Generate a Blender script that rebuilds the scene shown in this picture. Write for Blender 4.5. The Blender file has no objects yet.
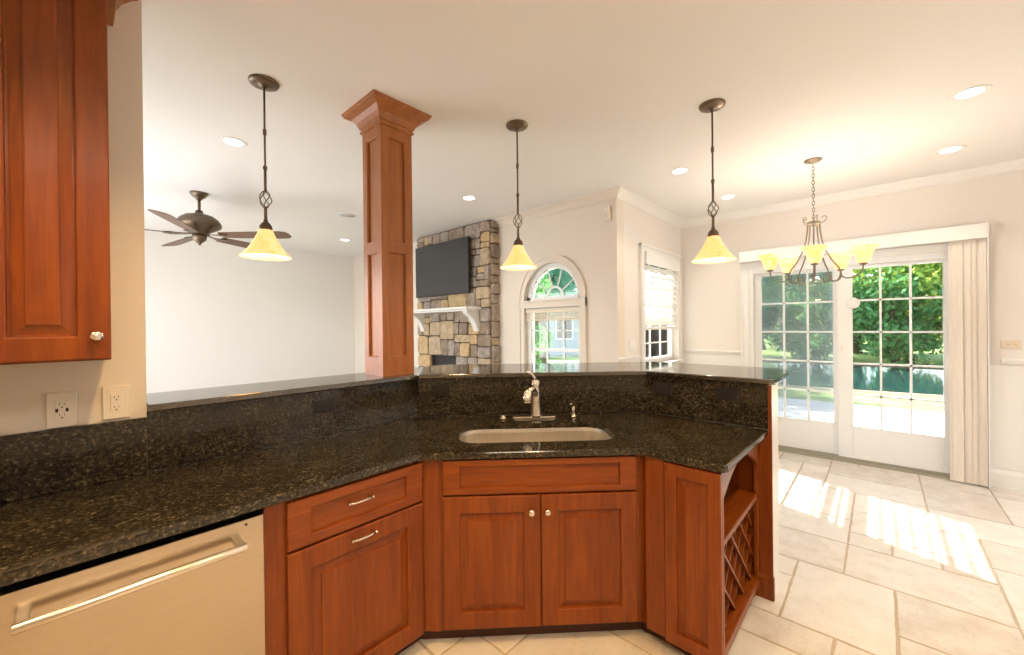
import bpy, bmesh, math, random
from mathutils import Matrix, Vector
random.seed(7)
PI = math.pi
S2 = math.sqrt(2)
scn = bpy.context.scene
COL = scn.collection

# ------------------------------------------------------------------ camera
F, YAW, PITCH, ROLL, H = 402.46, .73947, -.002378, -.010688, 1.49
fw = Vector((math.cos(YAW)*math.cos(PITCH), math.sin(YAW)*math.cos(PITCH), math.sin(PITCH)))
r0 = Vector((math.sin(YAW), -math.cos(YAW), 0)); u0 = r0.cross(fw)
rt = math.cos(ROLL)*r0 + math.sin(ROLL)*u0
up = math.cos(ROLL)*u0 - math.sin(ROLL)*r0
cd = bpy.data.cameras.new('camera'); cam = bpy.data.objects.new('camera', cd); COL.objects.link(cam)
cd.sensor_width = 36; cd.lens = F/1024*36; cd.clip_start = .02; cd.clip_end = 300
cam.matrix_world = Matrix(((rt.x, up.x, -fw.x, 0), (rt.y, up.y, -fw.y, 0), (rt.z, up.z, -fw.z, H), (0, 0, 0, 1)))
scn.camera = cam

# ------------------------------------------------------------------ world, sun, exposure
w = bpy.data.worlds.new('world'); scn.world = w; w.use_nodes = True
nt = w.node_tree; nt.nodes.clear()
sky = nt.nodes.new('ShaderNodeTexSky'); sky.sky_type = 'NISHITA'; sky.sun_disc = False
sky.sun_elevation = math.radians(39); sky.sun_rotation = math.radians(20); sky.air_density = 1.0; sky.dust_density = 2.0
bg = nt.nodes.new('ShaderNodeBackground'); bg.inputs['Strength'].default_value = .62
wo = nt.nodes.new('ShaderNodeOutputWorld')
nt.links.new(sky.outputs[0], bg.inputs['Color']); nt.links.new(bg.outputs[0], wo.inputs['Surface'])

SUN_DIR = Vector((.37, 1.0, .865)).normalized()
sl = bpy.data.lights.new('sun', 'SUN'); sl.energy = 22.0; sl.angle = math.radians(.6); sl.color = (1, .94, .84)
so = bpy.data.objects.new('sun', sl); COL.objects.link(so)
so.rotation_euler = SUN_DIR.to_track_quat('Z', 'Y').to_euler()

scn.view_settings.view_transform = 'Standard'; scn.view_settings.look = 'None'
scn.view_settings.gamma = 1; scn.view_settings.use_curve_mapping = False
scn.view_settings.exposure = 0.37

def area(name, loc, target, sx, sy, power, color):
    l = bpy.data.lights.new(name, 'AREA'); l.shape = 'RECTANGLE'; l.size = sx; l.size_y = sy; l.energy = power; l.color = color
    o = bpy.data.objects.new(name, l); COL.objects.link(o); o.location = loc
    o.rotation_euler = (Vector(loc)-Vector(target)).to_track_quat('Z', 'Y').to_euler(); return o
# fill light added at an unseen opening to brighten the family room
area('family_fill_light', (-.75, 5.2, 1.5), (4, 5.2, 1.5), 3.2, 1.7, 76, (.96, .97, 1))
# unseen area light added behind the camera to brighten the kitchen
area('kitchen_fill_light', (-.25, -.75, 2.79), (-.25, -.75, 0), 1.15, .55, 22, (1, .84, .66))

# ------------------------------------------------------------------ materials
def mat(name):
    m = bpy.data.materials.new(name); m.use_nodes = True
    t = m.node_tree; p = t.nodes['Principled BSDF']; return m, t, p
def plain(name, col, rough=.5, metal=0, spec=.5, emit=None, es=0, coat=0):
    m, t, p = mat(name)
    p.inputs['Base Color'].default_value = (*col, 1); p.inputs['Roughness'].default_value = rough
    p.inputs['Metallic'].default_value = metal; p.inputs['Specular IOR Level'].default_value = spec
    p.inputs['Coat Weight'].default_value = coat
    if emit: p.inputs['Emission Color'].default_value = (*emit, 1); p.inputs['Emission Strength'].default_value = es
    return m
def nn(t, k, **kw):
    n = t.nodes.new(k)
    for a, b in kw.items():
        if a in n.inputs: n.inputs[a].default_value = b
        else: setattr(n, a, b)
    return n
def ramp(t, stops):
    r = t.nodes.new('ShaderNodeValToRGB'); e = r.color_ramp.elements
    e[0].position, e[0].color = stops[0][0], (*stops[0][1], 1)
    e[1].position, e[1].color = stops[-1][0], (*stops[-1][1], 1)
    for p, c in stops[1:-1]:
        x = e.new(p); x.color = (*c, 1)
    return r
def coords(t, scale, rot=(0, 0, 0), kind='Object'):
    tc = t.nodes.new('ShaderNodeTexCoord'); mp = t.nodes.new('ShaderNodeMapping')
    mp.inputs['Scale'].default_value = scale; mp.inputs['Rotation'].default_value = rot
    t.links.new(tc.outputs[kind], mp.inputs[0]); return mp
def bump(t, p, src, strength, dist=.01):
    b = nn(t, 'ShaderNodeBump', Strength=strength, Distance=dist)
    t.links.new(src, b.inputs['Height']); t.links.new(b.outputs[0], p.inputs['Normal'])

def wood(name, c0, c1, c2, scale=(14, 14, 1.2), rough=.36, coat=.08):
    m, t, p = mat(name); mp = coords(t, scale)
    n1 = nn(t, 'ShaderNodeTexNoise', Scale=1.3, Detail=6.0, Roughness=.6, Distortion=1.2)
    n2 = nn(t, 'ShaderNodeTexNoise', Scale=6.0, Detail=3.0)
    r = ramp(t, [(.25, c0), (.5, c1), (.78, c2)])
    mx = nn(t, 'ShaderNodeMix', data_type='FLOAT'); mx.inputs[0].default_value = .3
    t.links.new(mp.outputs[0], n1.inputs['Vector']); t.links.new(mp.outputs[0], n2.inputs['Vector'])
    t.links.new(n1.outputs['Fac'], mx.inputs[2]); t.links.new(n2.outputs['Fac'], mx.inputs[3])
    t.links.new(mx.outputs[0], r.inputs[0]); t.links.new(r.outputs[0], p.inputs['Base Color'])
    p.inputs['Roughness'].default_value = rough; p.inputs['Coat Weight'].default_value = coat; p.inputs['Coat Roughness'].default_value = .15; p.inputs['Specular IOR Level'].default_value = .35
    bump(t, p, mx.outputs[0], .05, .002)
    return m
M = {}
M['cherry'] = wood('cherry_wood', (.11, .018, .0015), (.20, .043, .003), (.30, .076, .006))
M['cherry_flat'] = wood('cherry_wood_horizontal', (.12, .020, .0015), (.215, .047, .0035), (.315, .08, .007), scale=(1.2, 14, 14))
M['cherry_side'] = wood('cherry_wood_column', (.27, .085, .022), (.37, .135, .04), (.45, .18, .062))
M['toe'] = plain('toe_kick_wood', (.05, .012, .005), .5)
M['blade'] = wood('fan_blade_wood', (.10, .055, .03), (.15, .085, .05), (.2, .12, .07), scale=(1.2, 14, 14), rough=.45)

def granite(name='dark_speckled_granite', ior=1.5, rough=.08):
    m, t, p = mat(name); mp = coords(t, (1, 1, 1))
    v = nn(t, 'ShaderNodeTexVoronoi', Scale=150.0); v2 = nn(t, 'ShaderNodeTexVoronoi', Scale=55.0)
    n = nn(t, 'ShaderNodeTexNoise', Scale=75.0, Detail=6.0, Roughness=.75); n3 = nn(t, 'ShaderNodeTexNoise', Scale=9.0, Detail=3.0)
    for x in (v, v2, n, n3): t.links.new(mp.outputs[0], x.inputs['Vector'])
    r1 = ramp(t, [(.35, (.007, .006, .0045)), (.53, (.024, .019, .012)), (.65, (.060, .047, .028)), (.79, (.165, .135, .09))])
    add = nn(t, 'ShaderNodeMath', operation='MULTIPLY_ADD'); add.inputs[1].default_value = .28
    sep = nn(t, 'ShaderNodeSeparateColor'); t.links.new(v.outputs['Color'], sep.inputs[0])
    t.links.new(sep.outputs[0], add.inputs[0]); sub = nn(t, 'ShaderNodeMath', operation='SUBTRACT'); sub.inputs[1].default_value = .12
    t.links.new(n.outputs['Fac'], sub.inputs[0]); t.links.new(sub.outputs[0], add.inputs[2])
    a2 = nn(t, 'ShaderNodeMath', operation='MULTIPLY_ADD'); a2.inputs[1].default_value = .22
    t.links.new(n3.outputs['Fac'], a2.inputs[0]); s3 = nn(t, 'ShaderNodeMath', operation='SUBTRACT'); s3.inputs[1].default_value = .11
    t.links.new(add.outputs[0], s3.inputs[0]); t.links.new(s3.outputs[0], a2.inputs[2])
    t.links.new(a2.outputs[0], r1.inputs[0]); t.links.new(r1.outputs[0], p.inputs['Base Color'])
    p.inputs['Roughness'].default_value = rough; p.inputs['IOR'].default_value = ior
    return m
M['granite'] = granite()
M['granite_bar'] = granite('polished_bar_granite', 2.2, .06)

def steel(name, col, rough, sc=(2, 2, 160)):
    m, t, p = mat(name); mp = coords(t, sc); n = nn(t, 'ShaderNodeTexNoise', Scale=3.0, Detail=3.0)
    t.links.new(mp.outputs[0], n.inputs['Vector'])
    r = ramp(t, [(.3, tuple(c*.9 for c in col)), (.7, col)]); t.links.new(n.outputs['Fac'], r.inputs[0]); t.links.new(r.outputs[0], p.inputs['Base Color'])
    p.inputs['Metallic'].default_value = 1; p.inputs['Roughness'].default_value = rough
    bump(t, p, n.outputs['Fac'], .03, .001); return m
M['steel'] = steel('brushed_steel', (.54, .465, .37), .22)
M['sink'] = steel('sink_steel', (.74, .70, .64), .36, (40, 40, 2))
M['nickel'] = plain('satin_nickel', (.72, .68, .62), .24, 1)
M['bronze'] = plain('brushed_bronze', (.17, .125, .085), .38, .8)
M['bronze_light'] = plain('pewter_metal', (.24, .205, .16), .38, .8)

def paint(name, col, rough=.6):
    m, t, p = mat(name); mp = coords(t, (1, 1, 1)); n = nn(t, 'ShaderNodeTexNoise', Scale=160.0, Detail=2.0)
    t.links.new(mp.outputs[0], n.inputs['Vector']); p.inputs['Base Color'].default_value = (*col, 1); p.inputs['Roughness'].default_value = rough
    p.inputs['Specular IOR Level'].default_value = .3; bump(t, p, n.outputs['Fac'], .04, .001); return m
M['wall'] = paint('beige_wall_paint', (.80, .725, .63))
M['wallw'] = paint('pale_wall_paint', (.83, .79, .74))
M['ceil'] = paint('ceiling_paint', (.84, .83, .81), .8)
M['trim'] = plain('white_trim', (.86, .85, .83), .35)
M['vinyl'] = plain('white_vinyl', (.86, .87, .87), .35)
M['cream'] = plain('cream_plastic', (.80, .70, .55), .4)
M['ivory'] = plain('ivory_plastic', (.86, .80, .70), .35)
M['black'] = plain('black_plastic', (.012, .011, .010), .35)
M['dark'] = plain('black_metal', (.02, .018, .016), .5)
M['screen'] = plain('tv_screen', (.035, .035, .036), .22, spec=.6)

def tile():
    m, t, p = mat('travertine_tile')
    at = nn(t, 'ShaderNodeAttribute', attribute_name='tint'); mp = coords(t, (1, 1, 1))
    n = nn(t, 'ShaderNodeTexNoise', Scale=7.0, Detail=6.0, Roughness=.65); n2 = nn(t, 'ShaderNodeTexNoise', Scale=55.0, Detail=3.0)
    t.links.new(mp.outputs[0], n.inputs['Vector']); t.links.new(mp.outputs[0], n2.inputs['Vector'])
    r = ramp(t, [(.25, (.58, .52, .45)), (.5, (.70, .655, .595)), (.75, (.77, .735, .685))])
    mx = nn(t, 'ShaderNodeMath', operation='MULTIPLY_ADD'); mx.inputs[1].default_value = .35
    t.links.new(at.outputs['Fac'], mx.inputs[0]); t.links.new(n.outputs['Fac'], mx.inputs[2])
    s = nn(t, 'ShaderNodeMath', operation='SUBTRACT'); s.inputs[1].default_value = .17; t.links.new(mx.outputs[0], s.inputs[0])
    t.links.new(s.outputs[0], r.inputs[0])
    pit = ramp(t, [(.30, (.84, .80, .74)), (.38, (1, 1, 1))]); t.links.new(n2.outputs['Fac'], pit.inputs[0])
    mul = nn(t, 'ShaderNodeMix', data_type='RGBA', blend_type='MULTIPLY'); mul.inputs[0].default_value = 1
    t.links.new(r.outputs[0], mul.inputs[6]); t.links.new(pit.outputs[0], mul.inputs[7]); t.links.new(mul.outputs[2], p.inputs['Base Color'])
    p.inputs['Roughness'].default_value = .33; bump(t, p, n2.outputs['Fac'], .06, .002); return m
M['tile'] = tile()
M['grout'] = plain('tan_grout', (.50, .415, .31), .9)

def stone(name, a, b, c):
    m, t, p = mat(name); mp = coords(t, (1, 1, 1)); n = nn(t, 'ShaderNodeTexNoise', Scale=11.0, Detail=7.0, Roughness=.7, Distortion=.8)
    t.links.new(mp.outputs[0], n.inputs['Vector']); r = ramp(t, [(.3, a), (.5, b), (.7, c)])
    t.links.new(n.outputs['Fac'], r.inputs[0]); t.links.new(r.outputs[0], p.inputs['Base Color']); p.inputs['Roughness'].default_value = .85
    bump(t, p, n.outputs['Fac'], .6, .02); return m
STONES = [stone('stone_grey', (.20, .165, .135), (.36, .30, .25), (.52, .45, .38)), stone('stone_taupe', (.22, .165, .125), (.38, .30, .23), (.52, .43, .35)),
          stone('stone_tan', (.32, .23, .14), (.50, .385, .25), (.64, .52, .37)), stone('stone_gold', (.38, .25, .12), (.56, .40, .21), (.66, .51, .31)),
          stone('stone_brown', (.17, .12, .085), (.29, .22, .16), (.42, .34, .26))]
M['mortar'] = plain('dark_mortar', (.13, .10, .075), .95)

def glass(name, tint=(.97, .985, .98), mixf=1.0):
    m = bpy.data.materials.new(name); m.use_nodes = True; t = m.node_tree; t.nodes.clear()
    tr = nn(t, 'ShaderNodeBsdfTransparent'); tr.inputs[0].default_value = (*tint, 1); gl = nn(t, 'ShaderNodeBsdfGlossy'); gl.inputs['Roughness'].default_value = .0
    fr = nn(t, 'ShaderNodeFresnel', IOR=1.4); mx = nn(t, 'ShaderNodeMixShader'); o = nn(t, 'ShaderNodeOutputMaterial')
    t.links.new(fr.outputs[0], mx.inputs[0]); t.links.new(tr.outputs[0], mx.inputs[1]); t.links.new(gl.outputs[0], mx.inputs[2]); t.links.new(mx.outputs[0], o.inputs[0])
    return m
M['glass'] = glass('window_glass')
def mesh_screen():
    m = bpy.data.materials.new('insect_screen_mesh'); m.use_nodes = True; t = m.node_tree; t.nodes.clear()
    tr = nn(t, 'ShaderNodeBsdfTransparent'); df = nn(t, 'ShaderNodeBsdfDiffuse'); df.inputs[0].default_value = (.34, .39, .42, 1)
    mx = nn(t, 'ShaderNodeMixShader'); mx.inputs[0].default_value = .42; o = nn(t, 'ShaderNodeOutputMaterial')
    t.links.new(tr.outputs[0], mx.inputs[1]); t.links.new(df.outputs[0], mx.inputs[2]); t.links.new(mx.outputs[0], o.inputs[0]); return m
M['bugscreen'] = mesh_screen()

def shade_glass(name, es):
    m, t, p = mat(name); mp = coords(t, (1, 1, 1)); n = nn(t, 'ShaderNodeTexNoise', Scale=14.0, Detail=4.0, Distortion=1.5)
    t.links.new(mp.outputs[0], n.inputs['Vector']); r = ramp(t, [(.3, (.95, .50, .13)), (.5, (1, .66, .25)), (.7, (1, .80, .42))])
    t.links.new(n.outputs['Fac'], r.inputs[0]); t.links.new(r.outputs[0], p.inputs['Base Color']); t.links.new(r.outputs[0], p.inputs['Emission Color'])
    p.inputs['Emission Strength'].default_value = es; p.inputs['Roughness'].default_value = .3; p.inputs['Transmission Weight'].default_value = 0
    return m
M['amber'] = shade_glass('amber_alabaster_glass', .62)
M['amber_up'] = shade_glass('pale_alabaster_glass', .75)
M['bulb'] = plain('lamp_bulb', (1, .9, .7), .3, emit=(1, .86, .62), es=8)
M['can'] = plain('downlight_lens', (1, 1, 1), .3, emit=(1, .92, .80), es=6)
M['slat'] = plain('blind_slat', (.88, .88, .87), .4)
M['fabric'] = None
def vane():
    m, t, p = mat('vertical_blind_fabric'); mp = coords(t, (60, 60, 2)); n = nn(t, 'ShaderNodeTexNoise', Scale=4.0, Detail=2.0)
    t.links.new(mp.outputs[0], n.inputs['Vector']); r = ramp(t, [(.3, (.74, .67, .59)), (.7, (.82, .76, .69))]); t.links.new(n.outputs['Fac'], r.inputs[0])
    t.links.new(r.outputs[0], p.inputs['Base Color']); p.inputs['Roughness'].default_value = .7; return m
M['vane'] = vane()
def noisy(name, a, b, sc, rough=.9):
    m, t, p = mat(name); mp = coords(t, (1, 1, 1)); n = nn(t, 'ShaderNodeTexNoise', Scale=sc, Detail=5.0)
    t.links.new(mp.outputs[0], n.inputs['Vector']); r = ramp(t, [(.35, a), (.65, b)]); t.links.new(n.outputs['Fac'], r.inputs[0]); t.links.new(r.outputs[0], p.inputs['Base Color'])
    p.inputs['Roughness'].default_value = rough; return m
M['lawn'] = noisy('lawn_grass', (.16, .26, .05), (.30, .40, .11), 3)
M['concrete'] = noisy('patio_concrete', (.62, .60, .56), (.70, .68, .64), 5)
M['bark'] = noisy('tree_bark', (.07, .05, .035), (.16, .12, .09), 9)
M['bank'] = noisy('pond_bank', (.22, .15, .08), (.34, .25, .15), 4)
M['siding'] = noisy('grey_siding', (.34, .38, .42), (.40, .44, .48), 2)
M['roof'] = noisy('grey_shingles', (.12, .12, .13), (.2, .2, .21), 8)
M['water'] = plain('pond_water', (.012, .045, .045), .08, spec=.7)
def leafm(name, a, b):
    m = noisy(name, a, b, 1.3, .6); p = m.node_tree.nodes['Principled BSDF']; p.inputs['Subsurface Weight'].default_value = 0
    t = m.node_tree; tl = nn(t, 'ShaderNodeBsdfTranslucent'); tl.inputs[0].default_value = (*[min(1, x*1.6) for x in b], 1)
    mx = nn(t, 'ShaderNodeMixShader'); mx.inputs[0].default_value = .35; o = t.nodes['Material Output']
    t.links.new(p.outputs[0], mx.inputs[1]); t.links.new(tl.outputs[0], mx.inputs[2]); t.links.new(mx.outputs[0], o.inputs[0]); return m
M['leafA'] = leafm('leaves_dark_green', (.07, .21, .07), (.17, .38, .12))
M['leafB'] = leafm('leaves_yellow_green', (.27, .40, .06), (.55, .64, .13))
M['leafC'] = leafm('leaves_blue_green', (.07, .23, .16), (.15, .37, .26))

# ------------------------------------------------------------------ mesh helpers
class MB:
    def __init__(s): s.v = []; s.f = []; s.m = []; s.sm = []
    def add(s, vs, fs, mi=0, smooth=False):
        o = len(s.v); s.v += [tuple(v) for v in vs]; s.f += [[i+o for i in f] for f in fs]; s.m += [mi]*len(fs); s.sm += [smooth]*len(fs); return s
    def box(s, a, b, mi=0):
        x0, y0, z0 = a; x1, y1, z1 = b
        return s.add([(x0, y0, z0), (x1, y0, z0), (x1, y1, z0), (x0, y1, z0), (x0, y0, z1), (x1, y0, z1), (x1, y1, z1), (x0, y1, z1)],
                     [(0, 3, 2, 1), (4, 5, 6, 7), (0, 1, 5, 4), (1, 2, 6, 5), (2, 3, 7, 6), (3, 0, 4, 7)], mi)
    def loops(s, ls, mi=0, cap0=True, cap1=True, smooth=False, close=True):
        n = len(ls[0]); vs = [p for l in ls for p in l]; fs = []
        for k in range(len(ls)-1):
            for i in range(n if close else n-1):
                j = (i+1) % n; fs.append((k*n+i, k*n+j, (k+1)*n+j, (k+1)*n+i))
        s.add(vs, fs, mi, smooth)
        o = len(s.v)-len(vs)
        if cap0: s.f.append([o+i for i in range(n)][::-1]); s.m.append(mi); s.sm.append(False)
        if cap1: s.f.append([o+(len(ls)-1)*n+i for i in range(n)]); s.m.append(mi); s.sm.append(False)
        return s
    def lathe(s, prof, c=(0, 0, 0), n=24, mi=0, cap0=True, cap1=True, smooth=True):
        ls = [[(c[0]+r*math.cos(2*PI*i/n), c[1]+r*math.sin(2*PI*i/n), c[2]+z) for i in range(n)] for r, z in prof]
        return s.loops(ls, mi, cap0, cap1, smooth)
    def tube(s, pts, r, n=8, mi=0, smooth=True):
        pts = [Vector(p) for p in pts]; ls = []; ref = None
        for i, p in enumerate(pts):
            d = (pts[min(i+1, len(pts)-1)]-pts[max(i-1, 0)]).normalized()
            if ref is None: ref = d.orthogonal().normalized()
            ref = (ref-d*ref.dot(d)).normalized(); b = d.cross(ref)
            rr = r[i] if isinstance(r, (list, tuple)) else r
            ls.append([p+rr*(math.cos(2*PI*k/n)*ref+math.sin(2*PI*k/n)*b) for k in range(n)])
        return s.loops(ls, mi, True, True, smooth)
    def ball(s, c, r, n=14, mi=0, sz=1):
        k = n//2; return s.lathe([(max(r*math.sin(PI*i/k), 1e-4), -r*sz*math.cos(PI*i/k)) for i in range(k+1)], c, n, mi)
    def prism(s, pts, z0, z1, mi=0):
        return s.loops([[(x, y, z0) for x, y in pts], [(x, y, z1) for x, y in pts]], mi)
    def build(s, name, mats, parent=None, bevel=0, seg=2):
        me = bpy.data.meshes.new(name); bm = bmesh.new()
        vs = [bm.verts.new(v) for v in s.v]
        for f, mi, sm in zip(s.f, s.m, s.sm):
            try: x = bm.faces.new([vs[i] for i in f])
            except ValueError: continue
            x.material_index = mi; x.smooth = sm
        bmesh.ops.remove_doubles(bm, verts=bm.verts, dist=1e-6)
        bmesh.ops.recalc_face_normals(bm, faces=bm.faces)
        bm.to_mesh(me); bm.free()
        for m in (mats if isinstance(mats, (list, tuple)) else [mats]): me.materials.append(m)
        o = bpy.data.objects.new(name, me); COL.objects.link(o)
        if parent: o.parent = parent
        if bevel:
            b = o.modifiers.new('bevel', 'BEVEL'); b.width = bevel; b.segments = seg; b.limit_method = 'ANGLE'; b.angle_limit = math.radians(40); b.harden_normals = False
        return o
def thing(name, label, cat, loc=(0, 0, 0), rz=0, group=None, kind=None):
    o = bpy.data.objects.new(name, None); COL.objects.link(o); o.location = loc; o.rotation_euler = (0, 0, rz); o.empty_display_size = .1
    o['label'] = label; o['category'] = cat
    if group: o['group'] = group
    if kind: o['kind'] = kind
    return o
def tag(o, label, cat, group=None, kind=None):
    o['label'] = label; o['category'] = cat
    if group: o['group'] = group
    if kind: o['kind'] = kind
    return o
def struct(o, label=None, cat=None):
    o['kind'] = 'structure'
    if label: o['label'] = label
    if cat: o['category'] = cat
    return o
def sroot(name, loc=(0, 0, 0), rz=0, label=None, cat=None):
    o = bpy.data.objects.new(name, None); COL.objects.link(o); o.location = loc; o.rotation_euler = (0, 0, rz); return struct(o, label, cat)
def plate(name, outer, holes, t, axis, mats, parent=None, origin=0, bevel=0):
    """2-D outline with holes, extruded by t; axis 'u': (a,b)->(origin..origin+t, a, b); 'v': (a, origin.., b); 'z': (a, b, origin..)"""
    def P(a, b, d):
        return (origin+d, a, b) if axis == 'u' else (a, origin+d, b) if axis == 'v' else (a, b, origin+d)
    bm = bmesh.new(); edges = []
    for L in [outer]+holes:
        vs = [bm.verts.new(P(a, b, 0)) for a, b in L]
        edges += [bm.edges.new((vs[i], vs[(i+1) % len(vs)])) for i in range(len(vs))]
    r = bmesh.ops.triangle_fill(bm, use_beauty=True, use_dissolve=False, edges=edges)
    faces = [g for g in r['geom'] if isinstance(g, bmesh.types.BMFace)]
    ex = bmesh.ops.extrude_face_region(bm, geom=faces)
    d = Vector(P(0, 0, t))-Vector(P(0, 0, 0))
    bmesh.ops.translate(bm, verts=[g for g in ex['geom'] if isinstance(g, bmesh.types.BMVert)], vec=d)
    bmesh.ops.recalc_face_normals(bm, faces=bm.faces)
    me = bpy.data.meshes.new(name); bm.to_mesh(me); bm.free()
    for m in (mats if isinstance(mats, (list, tuple)) else [mats]): me.materials.append(m)
    o = bpy.data.objects.new(name, me); COL.objects.link(o)
    if parent: o.parent = parent
    if bevel:
        b = o.modifiers.new('bevel', 'BEVEL'); b.width = bevel; b.segments = 2; b.limit_method = 'ANGLE'
    return o
def offs(pts, d):
    """inward offset of a CCW polygon"""
    n = len(pts); out = []
    for i in range(n):
        p = Vector(pts[i]); a = Vector(pts[i-1]); b = Vector(pts[(i+1) % n])
        e1 = (p-a).normalized(); e2 = (b-p).normalized(); n1 = Vector((-e1.y, e1.x)); n2 = Vector((-e2.y, e2.x))
        k = 1+n1.dot(n2); out.append(tuple(p+(n1+n2)*(d/k)))
    return out
def roundrect(x0, x1, y0, y1, r, n=6):
    o = []
    for cx, cy, a in ((x1-r, y1-r, 0), (x0+r, y1-r, PI/2), (x0+r, y0+r, PI), (x1-r, y0+r, 1.5*PI)):
        o += [(cx+r*math.cos(a+PI/2*i/n), cy+r*math.sin(a+PI/2*i/n)) for i in range(n+1)]
    return o
def slab(name, outer, holes, ztop, th, m, parent=None, ease=.006):
    """stone slab with an eased edge; outer is CCW"""
    bm = bmesh.new()
    prof = [(ease, 0), (ease*.35, -ease*.3), (0, -ease), (0, -th+ease), (ease*.5, -th)]
    rings = []
    for d, z in prof: rings.append([bm.verts.new((x, y, ztop+z)) for x, y in offs(outer, d)])
    for a, b in zip(rings, rings[1:]):
        for i in range(len(a)):
            j = (i+1) % len(a); f = bm.faces.new((a[i], b[i], b[j], a[j])); f.smooth = False
    hr = []
    for Hh in holes:
        hr.append(([bm.verts.new((x, y, ztop)) for x, y in Hh], [bm.verts.new((x, y, ztop-th)) for x, y in Hh]))
        a, b = hr[-1]
        for i in range(len(a)):
            j = (i+1) % len(a); bm.faces.new((a[i], a[j], b[j], b[i]))
    def loop_edges(v):
        return [bm.edges.get((v[i], v[(i+1) % len(v)])) or bm.edges.new((v[i], v[(i+1) % len(v)])) for i in range(len(v))]
    for k, ring in ((0, rings[0]), (1, rings[-1])):
        e = loop_edges(ring)
        for h in hr: e += loop_edges(h[k])
        bmesh.ops.triangle_fill(bm, use_beauty=True, edges=e)
    bmesh.ops.recalc_face_normals(bm, faces=bm.faces)
    me = bpy.data.meshes.new(name); bm.to_mesh(me); bm.free(); me.materials.append(m)
    o = bpy.data.objects.new(name, me); COL.objects.link(o)
    if parent: o.parent = parent
    return o
def rect3(x0, x1, z0, z1, y): return [(x0, y, z0), (x1, y, z0), (x1, y, z1), (x0, y, z1)]
def panel_front(mb, x0, x1, z0, z1, y=0.0, st=.062, raised=True, th=.02, mi=0, sz=None):
    """framed cabinet front seen from -y; y is its face, st / sz the widths of the stiles / rails"""
    dz = (sz or st)-st
    L = [(0, th, 0), (0, .004, 0), (.002, .0012, 0), (.005, 0, 0), (st-.005, 0, 1), (st-.001, .0015, 1), (st, .003, 1), (st+.001, .0135, 1)]
    if raised: L += [(st+.007, .014, 1), (st+.034, .0075, 1), (st+.035, .002, 1), (st+.039, .001, 1)]
    else: L += [(st+.006, .0135, 1)]
    mb.loops([rect3(x0+d, x1-d, z0+d+k*dz, z1-d-k*dz, y+yy) for d, yy, k in L], mi)
    return mb

# ------------------------------------------------------------------ the room shell
ZC = 2.88
UD = 5.60       # wall with the sliding door
def wallbox(name, a, b, m, label=None):
    return struct(MB().box(a, b).build(name, m), label, 'wall' if label else None)

# floor of travertine in a random ashlar pattern: one mesh, a grout bed under the tiles
def make_floor():
    G = .22; V0 = .165
    i0, i1, j0, j1 = -1, 26, -15, 12
    used = {}; tiles = []
    def put(i, j, a, b):
        for x in range(i, i+a):
            for y in range(j, j+b): used[(x, y)] = 1
        tiles.append((i, j, a, b))
    def fix(u0, u1, v0, v1):
        i = round(u0/G); j = round((v0-V0)/G); put(i, j, round((u1-u0)/G), round((v1-v0)/G))
    fix(3.08, 3.52, -.495, .165); fix(2.42, 3.08, -.055, .385); fix(2.64, 3.08, -.495, -.055)
    fix(3.52, 3.74, -.055, .165); fix(3.52, 3.74, -.275, -.055); fix(3.52, 3.74, -.495, -.275)
    fix(2.2, 2.42, .165, .605); fix(1.98, 2.42, -.055, .165); fix(2.2, 2.64, -.495, -.055); fix(3.08, 3.52, .165, .605)
    sizes = [(3, 2), (2, 3), (2, 2), (2, 1), (1, 2), (2, 2), (1, 1)]
    for i in range(i0, i1):
        for j in range(j0, j1):
            if (i, j) in used: continue
            cand = sizes[:]; random.shuffle(cand); cand.sort(key=lambda s: -s[0]*s[1]*random.uniform(.4, 1))
            for a, b in cand+[(1, 1)]:
                if all((x, y) not in used for x in range(i, i+a) for y in range(j, j+b)): put(i, j, a, b); break
    mb = MB(); tints = []
    mb.box((-2.4, -3.4, -.06), (5.75, 8.0, -.004), 1); tints += [0]*6
    g = .0045
    for i, j, a, b in tiles:
        u0, u1, v0, v1 = i*G+g, (i+a)*G-g, V0+j*G+g, V0+(j+b)*G-g
        u1 = min(u1, 5.598)
        if v0 < -3.3 or u1-u0 < .02: continue
        cs = [(u0, v0), (u1, v0), (u1, v1), (u0, v1)]; pts = []
        for k in range(4):
            p, q = Vector(cs[k]), Vector(cs[(k+1) % 4]); st = max(2, int((q-p).length/.05)); nrm = Vector((-(q-p).y, (q-p).x)).normalized()
            for s_ in range(st): pts.append(tuple(p.lerp(q, s_/st)+nrm*random.uniform(0, .004)))
        t = random.random(); k0 = len(mb.f)
        mb.loops([[(x, y, -.004) for x, y in pts], [(x, y, -.0015) for x, y in pts], [(x, y, 0) for x, y in offs(pts, .003)]], 0, cap0=False)
        tints += [t]*(len(mb.f)-k0)
    o = mb.build('floor', [M['tile'], M['grout']])
    at = o.data.attributes.new('tint', 'FLOAT', 'FACE')
    if len(tints) == len(o.data.polygons):
        for k, x in enumerate(tints): at.data[k].value = x
    return struct(o, 'cream travertine floor in mixed rectangular tiles', 'floor')
make_floor()
struct(MB().prism([(-2.6, -3.4), (5.78, -3.4), (5.78, 2.16), (3.97, 2.16), (3.97, 7.9), (-2.6, 7.9)], ZC, ZC+.12).build('ceiling', M['ceil']), 'white flat ceiling', 'ceiling')

# kitchen wall behind the upper cabinet, ends where the bar opens
wallbox('wall_left', (-2.4, 2.2, 0), (.205, 2.34, ZC), M['wall'], 'beige kitchen wall carrying the upper cabinet')
# far wall of the family room
wallbox('wall_back', (-1.0, 7.7, 0), (3.95, 7.85, ZC), M['wallw'], 'plain white wall at the back of the family room')
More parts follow.
